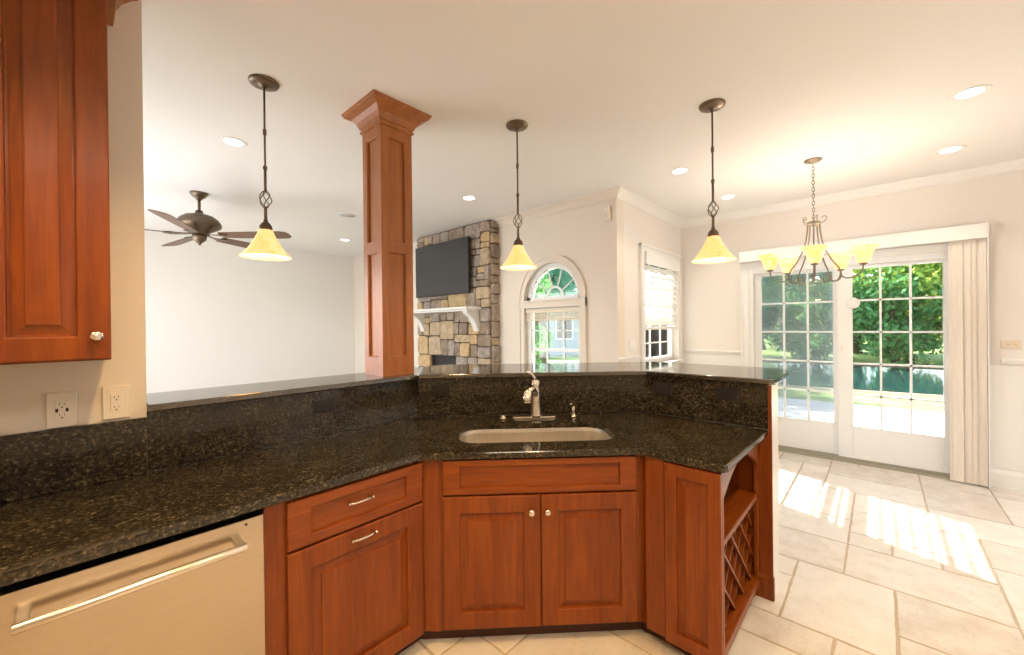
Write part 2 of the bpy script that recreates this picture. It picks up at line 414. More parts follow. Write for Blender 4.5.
# family-room end wall with an opening added for the fill light, kitchen end wall
plate('wall_family_end', [(2.34, 0), (7.85, 0), (7.85, ZC), (2.34, ZC)], [[(3.55, .6), (6.85, .6), (6.85, 2.4), (3.55, 2.4)]], -.12, 'u', M['wallw'], origin=-.6); struct(bpy.data.objects['wall_family_end'])
wallbox('wall_kitchen_end', (-2.32, -3.4, 0), (-2.2, 2.34, ZC), M['wall'])
wallbox('wall_right', (-2.4, -3.27, 0), (5.75, -3.15, ZC), M['wallw'])

# wall with the arched window (u = 3.8) and the stone chimney
AV, AW, AZ = 2.843, .40, 1.80       # centre, half width, springline of the arched window
arch = [(AV-AW, AZ)]+[(AV-AW*math.cos(PI*i/24), AZ+AW*1.08*math.sin(PI*i/24)) for i in range(1, 24)]+[(AV+AW, AZ)]
hole1 = [(AV-AW, .95)]+arch+[(AV+AW, .95)]
hole1 = hole1[::-1]
hole_hidden = [(5.75, .9), (7.1, .9), (7.1, 2.3), (5.75, 2.3)]
plate('wall_fireplace', [(1.99, 0), (7.85, 0), (7.85, ZC), (1.99, ZC)], [hole1, hole_hidden], .15, 'u', M['wall'], origin=3.8)
struct(bpy.data.objects['wall_fireplace'], 'beige wall with the arched window and stone chimney', 'wall')
# wall with the blind window (v = 1.99)
BW = (4.42, 5.44, 1.03, 2.30)
plate('wall_breakfast', [(3.951, 0), (5.75, 0), (5.75, ZC), (3.951, ZC)], [[(BW[0], BW[2]), (BW[1], BW[2]), (BW[1], BW[3]), (BW[0], BW[3])]], .15, 'v', M['wallw'], origin=1.99)
struct(bpy.data.objects['wall_breakfast'], 'pale wall with the slatted blind window', 'wall')
# wall with the sliding door (u = 5.6)
DV0, DV1, DZ = -.58, 1.18, 2.16
plate('wall_door', [(-3.15, 0), (1.99, 0), (1.99, ZC), (-3.15, ZC)], [[(DV0, .015), (DV1, .015), (DV1, DZ), (DV0, DZ)]], .15, 'u', M['wallw'], origin=UD)
struct(bpy.data.objects['wall_door'], 'pale wall with the sliding patio door', 'wall')

# crown mouldings, chair rails, wainscot frames, baseboards
def crown_prof(): return [(0, -.085), (.012, -.085), (.016, -.07), (.03, -.055), (.055, -.03), (.075, -.018), (.09, -.012), (.095, 0), (0, 0)]
def mould(name, prof, p0, p1, nrm, m=None, cut0=0, cut1=0):
    """profile (out, up) swept from p0 to p1; nrm points into the room"""
    p0, p1, nrm = Vector(p0), Vector(p1), Vector(nrm); d = (p1-p0).normalized()
    l0 = [p0+nrm*a+Vector((0, 0, b))+d*a*cut0 for a, b in prof]; l1 = [p1+nrm*a+Vector((0, 0, b))-d*a*cut1 for a, b in prof]
    return struct(MB().loops([l0, l1]).build(name, m or M['trim']))
mould('trim_1', crown_prof(), (3.8, 1.99, ZC), (3.8, 3.70, ZC), (-1, 0, 0), M['wall'], -1, 0)
mould('trim_2', crown_prof(), (3.8, 1.99, ZC), (UD, 1.99, ZC), (0, -1, 0), None, -1, 1)
mould('trim_3', crown_prof(), (UD, -3.15, ZC), (UD, 1.99, ZC), (-1, 0, 0), None, 0, 1)
rail = [(0, 0), (.012, .003), (.016, .02), (.03, .035), (.034, .05), (0, .058)]
mould('trim_4', rail, (3.8, 1.99, 1.10), (4.29, 1.99, 1.10), (0, -1, 0), None, -1, 0)
mould('trim_5', rail, (UD, 1.26, 1.10), (UD, 1.99, 1.10), (-1, 0, 0), None, 0, 1)
mould('trim_6', rail, (UD, -3.15, 1.10), (UD, -.80, 1.10), (-1, 0, 0))
bb = [(0, 0), (.018, 0), (.018, .13), (.012, .15), (.006, .165), (0, .17)]
mould('baseboard_right', bb, (UD, -3.15, .0), (UD, -.70, .0), (-1, 0, 0))
mould('baseboard_back', bb, (UD, 1.26, .0), (UD, 1.99, .0), (-1, 0, 0))
# white wainscot below the rail
struct(MB().box((UD-.008, -3.15, .17), (UD, -.70, 1.10)).box((UD-.008, 1.26, .17), (UD, 1.99, 1.10)).box((3.8, 1.982, .0), (4.29, 1.99, 1.10)).build('trim_7', M['trim']))
def frame_yz(mb, u, v0, v1, z0, z1, wd=.025, t=.014):
    for a, b in (((v0, z0), (v1, z0+wd)), ((v0, z1-wd), (v1, z1)), ((v0, z0+wd), (v0+wd, z1-wd)), ((v1-wd, z0+wd), (v1, z1-wd))):
        mb.box((u-t, a[0], a[1]), (u, b[0], b[1]))
wp = MB(); frame_yz(wp, UD-.008, 1.36, 1.86, .28, .98); frame_yz(wp, UD-.008, -1.9, -.95, .28, .98); frame_yz(wp, UD-.008, -3.0, -2.05, .28, .98)
struct(wp.build('trim_8', M['trim']))

# ------------------------------------------------------------------ windows and door
def ringsec(mb, a0, a1, rin, rout, c, zc, u0, u1, k=1.08, n=24, mi=0):
    ls = []
    for i in range(n+1):
        a = a0+(a1-a0)*i/n; ca, sa = math.cos(a), math.sin(a)
        ls.append([(u0, c+rin*ca, zc+rin*k*sa), (u1, c+rin*ca, zc+rin*k*sa), (u1, c+rout*ca, zc+rout*k*sa), (u0, c+rout*ca, zc+rout*k*sa)])
    return mb.loops(ls, mi)
# window 1: arched, over a lower sash
w1 = sroot('window_1', (3.8, AV, .95), 0, 'arched white window with sunburst bars above a lower sash', 'window')
def W1(z): return z-.95
mb = MB()
ringsec(mb, 0, PI, AW, AW+.075, 0, W1(AZ), -.022, 0); ringsec(mb, 0, PI, AW+.06, AW+.085, 0, W1(AZ), -.034, 0)
for s in (-1, 1):
    a, b = sorted((s*AW, s*(AW+.075))); mb.box((-.022, a, 0), (0, b, W1(AZ)))
    a, b = sorted((s*(AW+.06), s*(AW+.085))); mb.box((-.034, a, 0), (0, b, W1(AZ)))
mb.build('casing', M['wall'], w1)
mb = MB().box((-.03, -AW-.085, W1(1.71)), (.10, AW+.085, W1(1.80))).box((-.045, -AW-.085, W1(1.785)), (0, AW+.085, W1(1.80)))
mb.build('mullion_rail', M['wall'], w1)
mb = MB(); ringsec(mb, 0, PI, AW-.05, AW, 0, W1(AZ), .04, .12); mb.box((.04, -AW, W1(AZ)), (.12, AW, W1(AZ)+.045)); mb.build('window_frame', M['vinyl'], w1)
mb = MB(); ringsec(mb, 0, PI, .105, .125, 0, W1(AZ)+.03, .07, .09)
for k in range(1, 5):
    a = PI*k/5; ca, sa = math.cos(a), math.sin(a); p = [(.08, .115*ca, W1(AZ)+.03+.12*sa), (.08, (AW-.03)*ca, W1(AZ)+.02+(AW-.03)*1.08*sa)]
    mb.tube(p, .010, 6)
mb.build('sunburst_bars', M['vinyl'], w1)
mb = MB().box((.04, -AW, W1(.95)), (.12, -AW+.05, W1(1.71))).box((.04, AW-.05, W1(.95)), (.12, AW, W1(1.71))).box((.04, -AW+.05, W1(1.66)), (.12, AW-.05, W1(1.71))).box((.04, -AW+.05, W1(.95)), (.12, AW-.05, W1(1.0)))
mb.build('lower_frame', M['vinyl'], w1)
mb = MB().box((.05, -AW+.05, W1(1.19)), (.10, AW-.05, W1(1.225)))
for x in (-.12, .12): mb.box((.07, x-.009, W1(1.0)), (.085, x+.009, W1(1.66)))
mb.box((.07, -AW+.05, W1(1.43)), (.085, AW-.05, W1(1.445)))
mb.build('sash_bars', M['vinyl'], w1)
gl = MB().box((.088, -AW+.05, 0), (.092, AW-.05, W1(1.70)))
gl.loops([[(u, (AW-.04)*math.cos(PI*i/24), W1(AZ)+.02+(AW-.04)*1.08*math.sin(PI*i/24)) for i in range(25)] for u in (.088, .092)])
gl.build('glass', M['glass'], w1)
MB().box((-.05, -AW-.10, -.03), (.04, AW+.10, 0)).build('window_sill', M['trim'], w1)
# its blind drawn right up
bl = thing('window_blind', 'white blind drawn up tight under the arched window top', 'blind', (3.8, AV, 1.70))
MB().box((.0, -AW+.012, -.05), (.034, AW-.012, 0)).build('headrail', M['cream'], bl)
mb = MB()
for k in range(7): mb.box((.002, -AW+.02, -.06-.0095*k-.006), (.03, AW-.02, -.06-.0095*k))
mb.build('slats', M['cream'], bl)
MB().box((.0, -AW+.02, -.145), (.032, AW-.02, -.127)).build('bottom_rail', M['cream'], bl, .003)

# window 2: with the half-lowered blind
u0, u1, z0, z1 = BW; uc = (u0+u1)/2
w2 = sroot('window_2', (uc, 1.99, z0), 0, 'white sash window behind a half lowered slatted blind', 'window')
hw, hh = (u1-u0)/2, z1-z0
mb = MB()
for s in (-1, 1):
    a, b = sorted((s*hw, s*(hw+.10))); mb.box((a, -.02, -.05), (b, 0, hh)); a, b = sorted((s*(hw+.085), s*(hw+.11))); mb.box((a, -.032, -.05), (b, 0, hh+.1))
mb.box((-hw-.10, -.02, hh), (hw+.10, 0, hh+.10)).box((-hw-.11, -.034, hh+.085), (hw+.11, 0, hh+.115))
mb.build('casing', M['trim'], w2)
mb = MB().box((-hw, .05, 0), (-hw+.055, .13, hh)).box((hw-.055, .05, 0), (hw, .13, hh)).box((-hw+.055, .05, hh-.05), (hw-.055, .13, hh)).box((-hw+.055, .05, 0), (hw-.055, .13, .06)).box((-hw+.055, .05, .60), (hw-.055, .11, .645))
mb.build('window_frame', M['vinyl'], w2)
mb = MB()
for x in (-.155, .155): mb.box((x-.009, .075, .06), (x+.009, .09, hh-.05))
for z in (.24, .42, .83, 1.03): mb.box((-hw+.055, .075, z-.008), (hw-.055, .09, z+.008))
mb.build('sash_bars', M['vinyl'], w2)
MB().box((-hw+.055, .094, .06), (hw-.055, .098, hh-.05)).build('glass', M['glass'], w2)
MB().box((-hw-.12, -.055, -.03), (hw+.12, .05, 0)).build('window_sill', M['trim'], w2, .006)
b2 = thing('venetian_blind', 'white slatted blind half lowered in the window left of the patio door', 'blind', (uc, 1.99, z1))
MB().box((-hw-.005, -.045, -.11), (hw+.005, -.022, .03)).build('valance', M['slat'], b2, .006)
mb = MB()
nsl = 10
for k in range(nsl):
    z = -.135-k*.0715; c, s_ = .044*math.cos(1.02), .044*math.sin(1.02)
    mb.loops([[(x, .018-c, z-s_-.001), (x, .018, z+.003-.001), (x, .018+c, z+s_-.001), (x, .018+c, z+s_+.001), (x, .018, z+.005), (x, .018-c, z-s_+.001)] for x in (-hw+.01, hw-.01)])
mb.build('slats', M['slat'], b2)
MB().box((-hw+.01, -.014, -.865), (hw-.01, .034, -.83)).build('bottom_rail', M['slat'], b2, .004)
for x in (-.38, 0, .38): MB().tube([(x, .01, -.10), (x, .01, -.84)], .0016, 6).build('ladder_cord', M['slat'], b2)
MB().tube([(-hw+.07, -.03, -.10), (-hw+.07, -.032, -.62)], .004, 8).build('wand', M['vinyl'], b2)

# window 3: added to light the far wall, hidden from here by the cherry post
w3 = sroot('window_3_added', (3.8, 6.425, .9), 0, 'added white sash window beyond the stone chimney, out of view', 'window')
mb = MB()
for a, b in ((-.765, -.675), (.675, .765)): mb.box((-.02, a, -.04), (0, b, 1.4))
mb.box((-.02, -.765, 1.4), (0, .765, 1.49)).box((-.05, -.80, -.07), (0, .80, -.04)); mb.build('casing', M['trim'], w3)
mb = MB()
for a, b in ((-.675, -.62), (-.03, .03), (.62, .675)): mb.box((.05, a, 0), (.12, b, 1.4))
for a, b in ((0, .06), (.68, .73), (1.35, 1.4)): mb.box((.05, -.62, a), (.12, -.03, b)).box((.05, .03, a), (.12, .62, b))
mb.build('window_frame', M['vinyl'], w3)
for a, b in ((-.62, -.03), (.03, .62)): MB().box((.083, a, .06), (.087, b, 1.35)).build('glass', M['glass'], w3)

# the sliding door
d1 = sroot('door_1', (UD, (DV0+DV1)/2, 0), 0, 'white sliding patio door with gridded glass panels', 'door')
dm = (DV0+DV1)/2
def D(v): return v-dm
mb = MB()
for v in (DV0, DV1-.05): mb.box((.0, D(v), .015), (.14, D(v)+.05, DZ))
mb.box((.0, D(DV0)+.05, DZ-.06), (.14, D(DV1)-.05, DZ)); mb.build('door_frame', M['vinyl'], d1)
MB().box((-.03, D(DV0)-.02, 0), (.15, D(DV1)+.02, .02)).box((.02, D(DV0)+.05, .02), (.032, D(DV1)-.05, .045)).box((.062, D(DV0)+.05, .02), (.074, D(DV1)-.05, .045)).build('sill_track', plain('aluminium_track', (.42, .40, .34), .4, .6), d1)
mb = MB()
for a, b in ((DV1, DV1+.085), (DV0-.085, DV0)): mb.box((-.02, D(a), 0), (0, D(b), DZ)).box((-.03, D(a)+(.065 if a == DV1 else 0), 0), (0, D(a)+(.085 if a == DV1 else .02), DZ))
mb.box((-.02, D(DV0)-.085, DZ), (0, D(DV1)+.085, DZ+.07)); mb.build('casing', M['trim'], d1)
def door_panel(name, ga, gb, pa, pb, du, m='vinyl'):
    """panel from pa to pb with glass from ga to gb"""
    zb, zt, zpt = .385, 2.065, DZ-.06
    r = MB()
    r.box((du, D(pa), .03), (du+.04, D(ga), zpt)).box((du, D(gb), .03), (du+.04, D(pb), zpt)).box((du, D(ga), .03), (du+.04, D(gb), zb)).box((du, D(ga), zt), (du+.04, D(gb), zpt))
    o = r.build(name, M[m], d1, .003)
    q = MB()
    for k in (1, 2):
        v = ga+(gb-ga)*k/3; q.box((du+.006, D(v)-.009, zb), (du+.034, D(v)+.009, zt))
    for k in range(1, 5):
        z = zb+(zt-zb)*k/5; q.box((du+.006, D(ga), z-.009), (du+.034, D(gb), z+.009))
    q.build('grid_bars', M['vinyl'], o)
    MB().box((du+.018, D(ga), zb), (du+.022, D(gb), zt)).build('glass', M['glass'], o)
    return o
pl_ = door_panel('fixed_panel', .375, 1.06, .265, DV1-.05, .075)
pr_ = door_panel('sliding_panel', -.455, .21, DV0+.05, .335, .025)
MB().box((.135, D(.36), .05), (.137, D(1.08), 2.1)).build('insect_screen', M['bugscreen'], d1)
mb = MB().box((-.005, D(-.50)-.012, 1.0), (.026, D(-.50)+.012, 1.16)).tube([(-.004, D(-.50), 1.02), (-.04, D(-.50), 1.03), (-.045, D(-.50), 1.08), (-.04, D(-.50), 1.13), (-.004, D(-.50), 1.14)], .008, 8)
mb.build('door_handle', M['vinyl'], d1)
MB().lathe([(.0, 0), (.055, .0), (.06, .006), (.055, .012), (0, .012)], n=20).build('child_lock', M['vinyl'], d1)
ck = bpy.data.objects['child_lock']; ck.rotation_euler = (0, -PI/2, 0); ck.location = (.024, D(.205), 1.70)
MB().box((.017, D(.30)-.012, 1.18), (.026, D(.30)+.012, 1.25)).build('latch', M['ivory'], d1, .003)

# vertical blinds stacked at the right of the door, valance across it
vb = thing('vertical_blinds', 'beige vertical blinds stacked at the right side of the patio door', 'blinds', (UD, dm, 0))
MB().box((-.13, D(-.722), 2.235), (-.112, D(1.25), 2.365)).box((-.112, D(-.722), 2.235), (-.03, D(-.71), 2.365)).box((-.112, D(1.235), 2.235), (-.03, D(1.25), 2.365)).box((-.112, D(-.71), 2.355), (-.03, D(1.235), 2.365)).build('valance', M['trim'], vb, .003)
MB().box((-.09, D(-.70), 2.25), (-.05, D(1.22), 2.285)).build('headrail', M['vinyl'], vb)
vr = random.Random(3)
for k, (v, a) in enumerate(((-.668, .35), (-.638, -.12), (-.605, .30), (-.575, .42), (-.548, -.15), (-.526, .35))):
    L = .046; cy, sx = L*math.cos(a), L*math.sin(a); ls = []
    for z in (.012, 1.1, 2.24):
        ls.append([(-.072+sx*t_-.006*math.cos(t_*PI/2)+th, D(v)+cy*t_, z) for t_, th in ((-1, 0), (-.5, 0), (0, 0), (.5, 0), (1, 0), (1, .0015), (.5, .0015), (0, .0015), (-.5, .0015), (-1, .0015))])
    MB().loops(ls).build('vane', M['vane'], vb)
MB().box((-.115, D(-.722), .0), (-.02, D(-.714), 2.235)).build('side_channel', M['trim'], vb)

# ------------------------------------------------------------------ base cabinets, counter, bar
CT = .914
A_ = (1.075, 1.545); B_ = (1.785, .835)
# knee wall that carries the raised bar
kn = [(.205, 2.222), (1.514, 2.222), (2.582, 1.154), (2.582, .447), (2.5495, .447), (2.5495, .43), (2.72, .43), (2.72, 1.21), (1.571, 2.36), (.205, 2.36)]
struct(MB().prism(kn, 0, 1.1585).build('wall_bar', M['trim']), 'low wall under the raised granite bar', 'wall')

outer = [(-2.15, 1.545), A_, B_, (1.785, .485), (1.79, .468), (1.808, .46), (2.545, .448), (2.56, 1.145), (1.505, 2.2), (-2.15, 2.2)]
def tsz(t, s): return ((t+s)/S2, (s-t)/S2)
hole = [tsz(t, s) for t, s in roundrect(-.185, .63, 2.0, 2.385, .10, 7)]
top = slab('countertop', outer, [hole], CT, .031, M['granite'])
tag(top, 'dark speckled granite worktop running along the wall and round to the end cabinet', 'countertop')

bs = thing('granite_backsplash', 'dark granite upstand between the worktop and the raised bar', 'backsplash', (1.5, 2.2, CT))
o0 = Vector((1.5, 2.2, CT))
def bsp(pts, z0, z1):
    MB().prism([(x-o0.x, y-o0.y) for x, y in pts], z0-CT, z1-CT).build('slab', M['granite'], bs, .002)
g2 = .021
bsp([(-2.15, 2.178), (.203, 2.178), (.203, 2.199), (-2.15, 2.199)], CT+.001, 1.14)
bsp([(.205, 2.2), (1.505, 2.2), (1.505+g2*.414, 2.2+g2), (.205, 2.2+g2)], CT+.001, 1.159)
bsp([(1.505, 2.2), (2.56, 1.145), (2.56+g2, 1.145+g2*.414), (1.505+g2*.414, 2.2+g2)], CT+.001, 1.159)
bsp([(2.56, 1.145), (2.556, .447), (2.556+g2, .447), (2.56+g2, 1.145+g2*.414)], CT+.001, 1.159)

BT = 1.19
bar_o = [(.207, 2.17), (1.493, 2.17), (2.535, 1.128), (2.53, .44), (2.55, .415), (3.05, .415), (3.17, .46), (3.22, .58), (3.22, 1.38), (2.02, 2.58), (.207, 2.58)]
tag(slab('bar_top', bar_o, [], BT, .03, M['granite_bar']), 'raised granite bar top below the three pendant lamps', 'bar top')

# the cherry post standing on the bar
cp = thing('wood_column', 'square cherry post with recessed panels and flared capital standing on the bar', 'column', (1.405, 2.37, BT))
hc = .112
mb = MB()
zt = ZC-BT
def colface(mb, k):
    """one panelled face: outline with two recessed panels; k = quarter turns"""
    def T(x, y, z):
        for _ in range(k): x, y = -y, x
        return (x, y, z)
    zs = [0, .115, .775, .845, 1.50, zt]; b = .05
    xs = [-hc, -hc+b, hc-b, hc]; y = -hc
    for i in range(3):
        for j in range(5):
            if i == 1 and j in (1, 3): continue
            mb.add([T(xs[i], y, zs[j]), T(xs[i+1], y, zs[j]), T(xs[i+1], y, zs[j+1]), T(xs[i], y, zs[j+1])], [(0, 1, 2, 3)])
    for j in (1, 3):
        L = [(0, 0), (.002, .003), (.006, .005), (.008, .016)]
        mb.loops([[T(*p) for p in rect3(xs[1]+d, xs[2]-d, zs[j]+d, zs[j+1]-d, y+yy)] for d, yy in L], cap0=False)
for k in range(4): colface(mb, k)
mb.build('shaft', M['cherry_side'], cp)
mb = MB()
pr = [(hc+.002, -.132), (hc+.010, -.128), (hc+.012, -.116), (hc+.005, -.110), (hc+.005, -.105), (hc+.014, -.098), (hc+.019, -.084), (hc+.030, -.062), (hc+.052, -.040), (hc+.078, -.029), (hc+.085, -.026), (hc+.085, -.017), (hc+.092, -.012), (hc+.095, 0)]
mb.loops([[(-a, -a, zt+z), (a, -a, zt+z), (a, a, zt+z), (-a, a, zt+z)] for a, z in pr])
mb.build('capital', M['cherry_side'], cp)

def knob(parent, x, z, y, r=.0155, m='nickel'):
    o = MB().lathe([(.0075, 0), (.005, .006), (.005, .012), (.010, .016), (r, .020), (r, .026), (r*.8, .031), (.0001, .033)], n=18).build('knob', M[m], parent)
    o.rotation_euler = (PI/2, 0, 0); o.location = (x, y, z); return o
def pull(parent, x, z, y, L=.10):
    mb = MB(); h = L/2
    mb.tube([(x-h+.008, y, z), (x-h+.008, y-.012, z), (x-h+.004, y-.024, z), (x-h*.6, y-.028, z), (x, y-.030, z), (x+h*.6, y-.028, z), (x+h-.004, y-.024, z), (x+h-.008, y-.012, z), (x+h-.008, y, z)], .0048, 8)
    mb.ball((x-h, y-.024, z), .006, 8).ball((x+h, y-.024, z), .006, 8)
    return mb.build('pull', M['nickel'], parent)

# dishwasher
dw = thing('dishwasher', 'stainless dishwasher front with a long bar handle under the worktop', 'dishwasher', (.14, 1.56, 0))
hw = .298
MB().box((-hw, .03, .0), (hw, .6, .862)).build('body', M['dark'], dw)
mb = MB().loops([rect3(-hw+d, hw-d, .115+d, .862-d, -.010+yy) for d, yy in ((0, .03), (0, .004), (.0015, .001), (.004, 0))]); mb.build('door', M['steel'], dw)
MB().tube([(-.24, -.062, .795), (.235, -.062, .795)], .0125, 16).build('handle', M['nickel'], dw, .002)
for x in (-.225, .222): MB().box((x-.012, -.062, .786), (x+.012, -.009, .804)).build('handle_post', M['nickel'], dw, .003)
o = MB().lathe([(.004, 0), (.004, .002), (0, .002)], n=12).build('badge', M['dark'], dw); o.rotation_euler = (PI/2, 0, 0); o.location = (.245, -.0105, .845)
MB().box((-hw, .055, 0), (hw, .07, .11)).build('kick_plate', M['dark'], dw)

# drawer base cabinet, with the filler stile beside the dishwasher
dc = thing('base_cabinet', 'cherry base cabinet with one drawer over a pull-out door beside the dishwasher', 'cabinet', (.80, 1.575, 0))
def dcx(u): return u-.80
MB().box((dcx(.444), 0, .075), (dcx(1.095), .6, .882)).build('carcass', M['cherry'], dc)
MB().box((dcx(.444), .055, 0), (dcx(1.17), .07, .08)).build('toe_kick', M['toe'], dc)
o = panel_front(MB(), dcx(.512), dcx(1.085), .693, .868, -.02, .085, False, sz=.038).build('drawer', M['cherry_flat'], dc); pull(o, dcx(.785), .795, -.0065)
o = panel_front(MB(), dcx(.512), dcx(1.085), .078, .684, -.02, .082).build('door', M['cherry'], dc); pull(o, dcx(.79), .652, -.02)

# sink base cabinet, turned 45 degrees
sc = thing('sink_cabinet', 'cherry corner sink cabinet with a false drawer over two panelled doors', 'cabinet', (*tsz(.21, 1.888), 0), -PI/4)
def st(t): return t-.21
fr = MB().box((st(-.31), 0, .075), (st(.745), .018, .882)).box((st(-.31), .018, .075), (st(-.292), .5, .882)).box((st(.727), .018, .075), (st(.745), .5, .882)).box((st(-.292), .018, .075), (st(.727), .5, .093)).box((st(-.30), -.004, .075), (st(-.255), 0, .882)).box((st(.69), -.004, .075), (st(.735), 0, .882))
fr.build('carcass', M['cherry'], sc)
MB().box((st(-.36), .05, 0), (st(.78), .065, .08)).build('toe_kick', M['toe'], sc)
panel_front(MB(), st(-.243), st(.668), .712, .872, -.02, .08, False, sz=.03).build('false_drawer', M['cherry_flat'], sc)
for a, b, kx in ((-.243, .209, .166), (.2125, .668, .242)):
    o = panel_front(MB(), st(a), st(b), .088, .703, -.02, .078).build('door', M['cherry'], sc); knob(o, st(kx), .630, -.02)
# the filler strips that close the inside corners
for a, b, c_ in ((tsz(-.31, 1.888), (1.095, 1.575), 1), (tsz(.745, 1.888), (1.802, .81), -1)):
    p, q = Vector(a), Vector(b); n_ = Vector((1, 1))/S2*.02
    loc = Vector(tsz(.21, 1.888)); rl = lambda v: ((v.x-loc.x)/S2-(v.y-loc.y)/S2, (v.x-loc.x)/S2+(v.y-loc.y)/S2)
    pts = [rl(v) for v in (p, q, q+n_, p+n_)]
    if c_ < 0: pts = pts[::-1]
    MB().prism(pts, .075, .882).build('corner_filler', M['cherry'], sc)
# end cabinet: panelled front, open shelves and wine lattice on its end
ec = thing('wine_rack_cabinet', 'cherry end cabinet with an arched open shelf and a wine lattice', 'cabinet', (1.81, .49, 0))
def E(u): return u-1.81
def V(v): return v-.49
EU1 = 2.522
c = MB()
c.box((0, V(.505), .075), (.018, V(.81), .882))              # front board behind the panel
c.box((.018, V(.79), .075), (E(2.54), V(.81), .882))         # inner side
c.box((.018, V(.51), .866), (E(EU1), V(.79), .882))           # top
c.box((E(EU1)-.018, V(.51), .0), (E(EU1), V(.79), .866))       # far side
c.build('carcass', M['cherry'], ec)
MB().box((.06, V(.55), 0), (.075, V(.86), .075)).box((.075, V(.56), .0), (E(EU1)-.02, V(.575), .075)).build('toe_kick', M['toe'], ec)
# front panel faces -u: build seen from -y then turn
o = panel_front(MB(), -.72, -.4845, .068, .872, 0, .055).build('front_panel', M['cherry'], ec)
o.rotation_euler = (0, 0, -PI/2); o.location = (-.02, -.49, 0)
o = MB().box((-.81, 0, .075), (-.724, .02, .882)).build('filler_stile', M['cherry'], ec); o.rotation_euler = (0, 0, -PI/2); o.location = (-.008, -.49, 0)
MB().box((.0005, -.006, .06), (.026, .018, .882)).build('corner_stile', M['cherry'], ec, .003)
MB().box((E(EU1)-.04, 0, .06), (E(EU1), .018, .882)).build('end_stile', M['cherry'], ec, .002)
# arched valance
x0, x1 = .026, E(EU1)-.04; n = 20
ar = [(x0, .72), (x0+.012, .745)]+[(x0+.022+(x1-x0-.044)*i/n, .755+.10*math.sin(PI*i/n)) for i in range(n+1)]+[(x1-.012, .745), (x1, .72)]
plate('arched_valance', [(x0, .882)]+ar+[(x1, .882)], [], .018, 'v', M['cherry'], ec)
MB().box((.018, 0, .548), (E(EU1)-.018, V(.79), .575)).build('shelf', M['cherry_flat'], ec, .003)
MB().box((.018, -.004, .078), (E(EU1)-.018, V(.79), .122)).build('bottom_shelf', M['cherry_flat'], ec, .003)
# the lattice: flat bars crossing in the lower bay, set back from the opening
lt = MB(); yb0 = .035
Lx0, Lx1, Lz0, Lz1 = .018, E(EU1)-.02, .124, .546
def lat(sgn, y0, y1):
    sp = .155
    for k in range(-6, 8):
        pts = []
        c0 = k*sp
        for x in (Lx0, Lx1): pts.append((x, Lz0+sgn*(x-Lx0)*1.0+c0))
        (xa, za), (xb, zb) = pts
        def clip(xa, za, xb, zb):
            t0, t1 = 0, 1
            for z, lo in ((Lz0, True), (Lz1, False)):
                da = (za-z) if lo else (z-za); db = (zb-z) if lo else (z-zb)
                if da < 0 and db < 0: return None
                if da < 0: t0 = max(t0, da/(da-db))
                elif db < 0: t1 = min(t1, da/(da-db))
            if t0 >= t1: return None
            return [(xa+(xb-xa)*t, za+(zb-za)*t) for t in (t0, t1)]
        q = clip(xa, za, xb, zb)
        if not q or abs(q[0][0]-q[1][0]) < .03: continue
        (xa, za), (xb, zb) = q; nx, nz = -(zb-za), xb-xa; L = math.hypot(nx, nz); nx, nz = nx/L*.006, nz/L*.006
        lt.loops([[(xa-nx, y, za-nz), (xb-nx, y, zb-nz), (xb+nx, y, zb+nz), (xa+nx, y, za+nz)] for y in (y0, y1)])
lat(1, yb0, yb0+.20); lat(-1, yb0-.010, yb0+.19)
lt.build('wine_lattice', M['cherry'], ec)
# end post of the bar wall with its plinth
ep = thing('end_post', 'cherry board with a plinth capping the end of the bar wall', 'post', (2.535, .43, 0))
MB().loops([[(0, y0_, z0_), (.014, y0_, z0_), (.014, y1_, z0_), (0, y1_, z0_)] for y0_, y1_, z0_ in ((0, .13, .10), (0, .13, .88))]).build('lower_board', M['cherry'], ep, .001)
MB().box((0, 0, .88), (.014, .0165, 1.158)).build('upper_board', M['cherry'], ep, .001)
MB().loops([[(-a, -a*.5, z), (.014, -a*.5, z), (.014, .13, z), (-a, .13, z)] for a, z in ((.012, 0), (.012, .085), (.008, .092), (.008, .10), (.012, .104), (.010, .115), (0, .128))]).build('plinth', M['cherry'], ep)

# ------------------------------------------------------------------ upper cabinet
uc_ = thing('upper_cabinet', 'cherry upper cabinet with raised panel doors and round knob on the left wall', 'cabinet', (-.203, 2.198, 1.395))
MB().box((-.30, -.325, 0), (.292, 0, 1.30)).build('carcass', M['cherry'], uc_)
for a, b, kx in ((-.298, -.0005, -.03), (.003, .292, .258)):
    o = panel_front(MB(), a, b, .004, 1.28, -.346, .075).build('door', M['cherry'], uc_); knob(o, kx, .078, -.346, .0165, 'nickel')
mb = MB(); pr = [(.001, 1.29), (.022, 1.292), (.026, 1.31), (.020, 1.318), (.024, 1.33), (.032, 1.36), (.050, 1.395), (.080, 1.425), (.095, 1.435), (.098, 1.455), (.112, 1.462), (.114, 1.4845)]
mb.loops([[(-.30, -.325-a, z), (.292+a, -.325-a, z), (.292+a, 0, z), (-.30, 0, z)] for a, z in [(x+.01, min(y_-.012, 1.4845)) for x, y_ in pr]+[(.124, 1.4845)]]); mb.build('crown', M['cherry_side'], uc_)

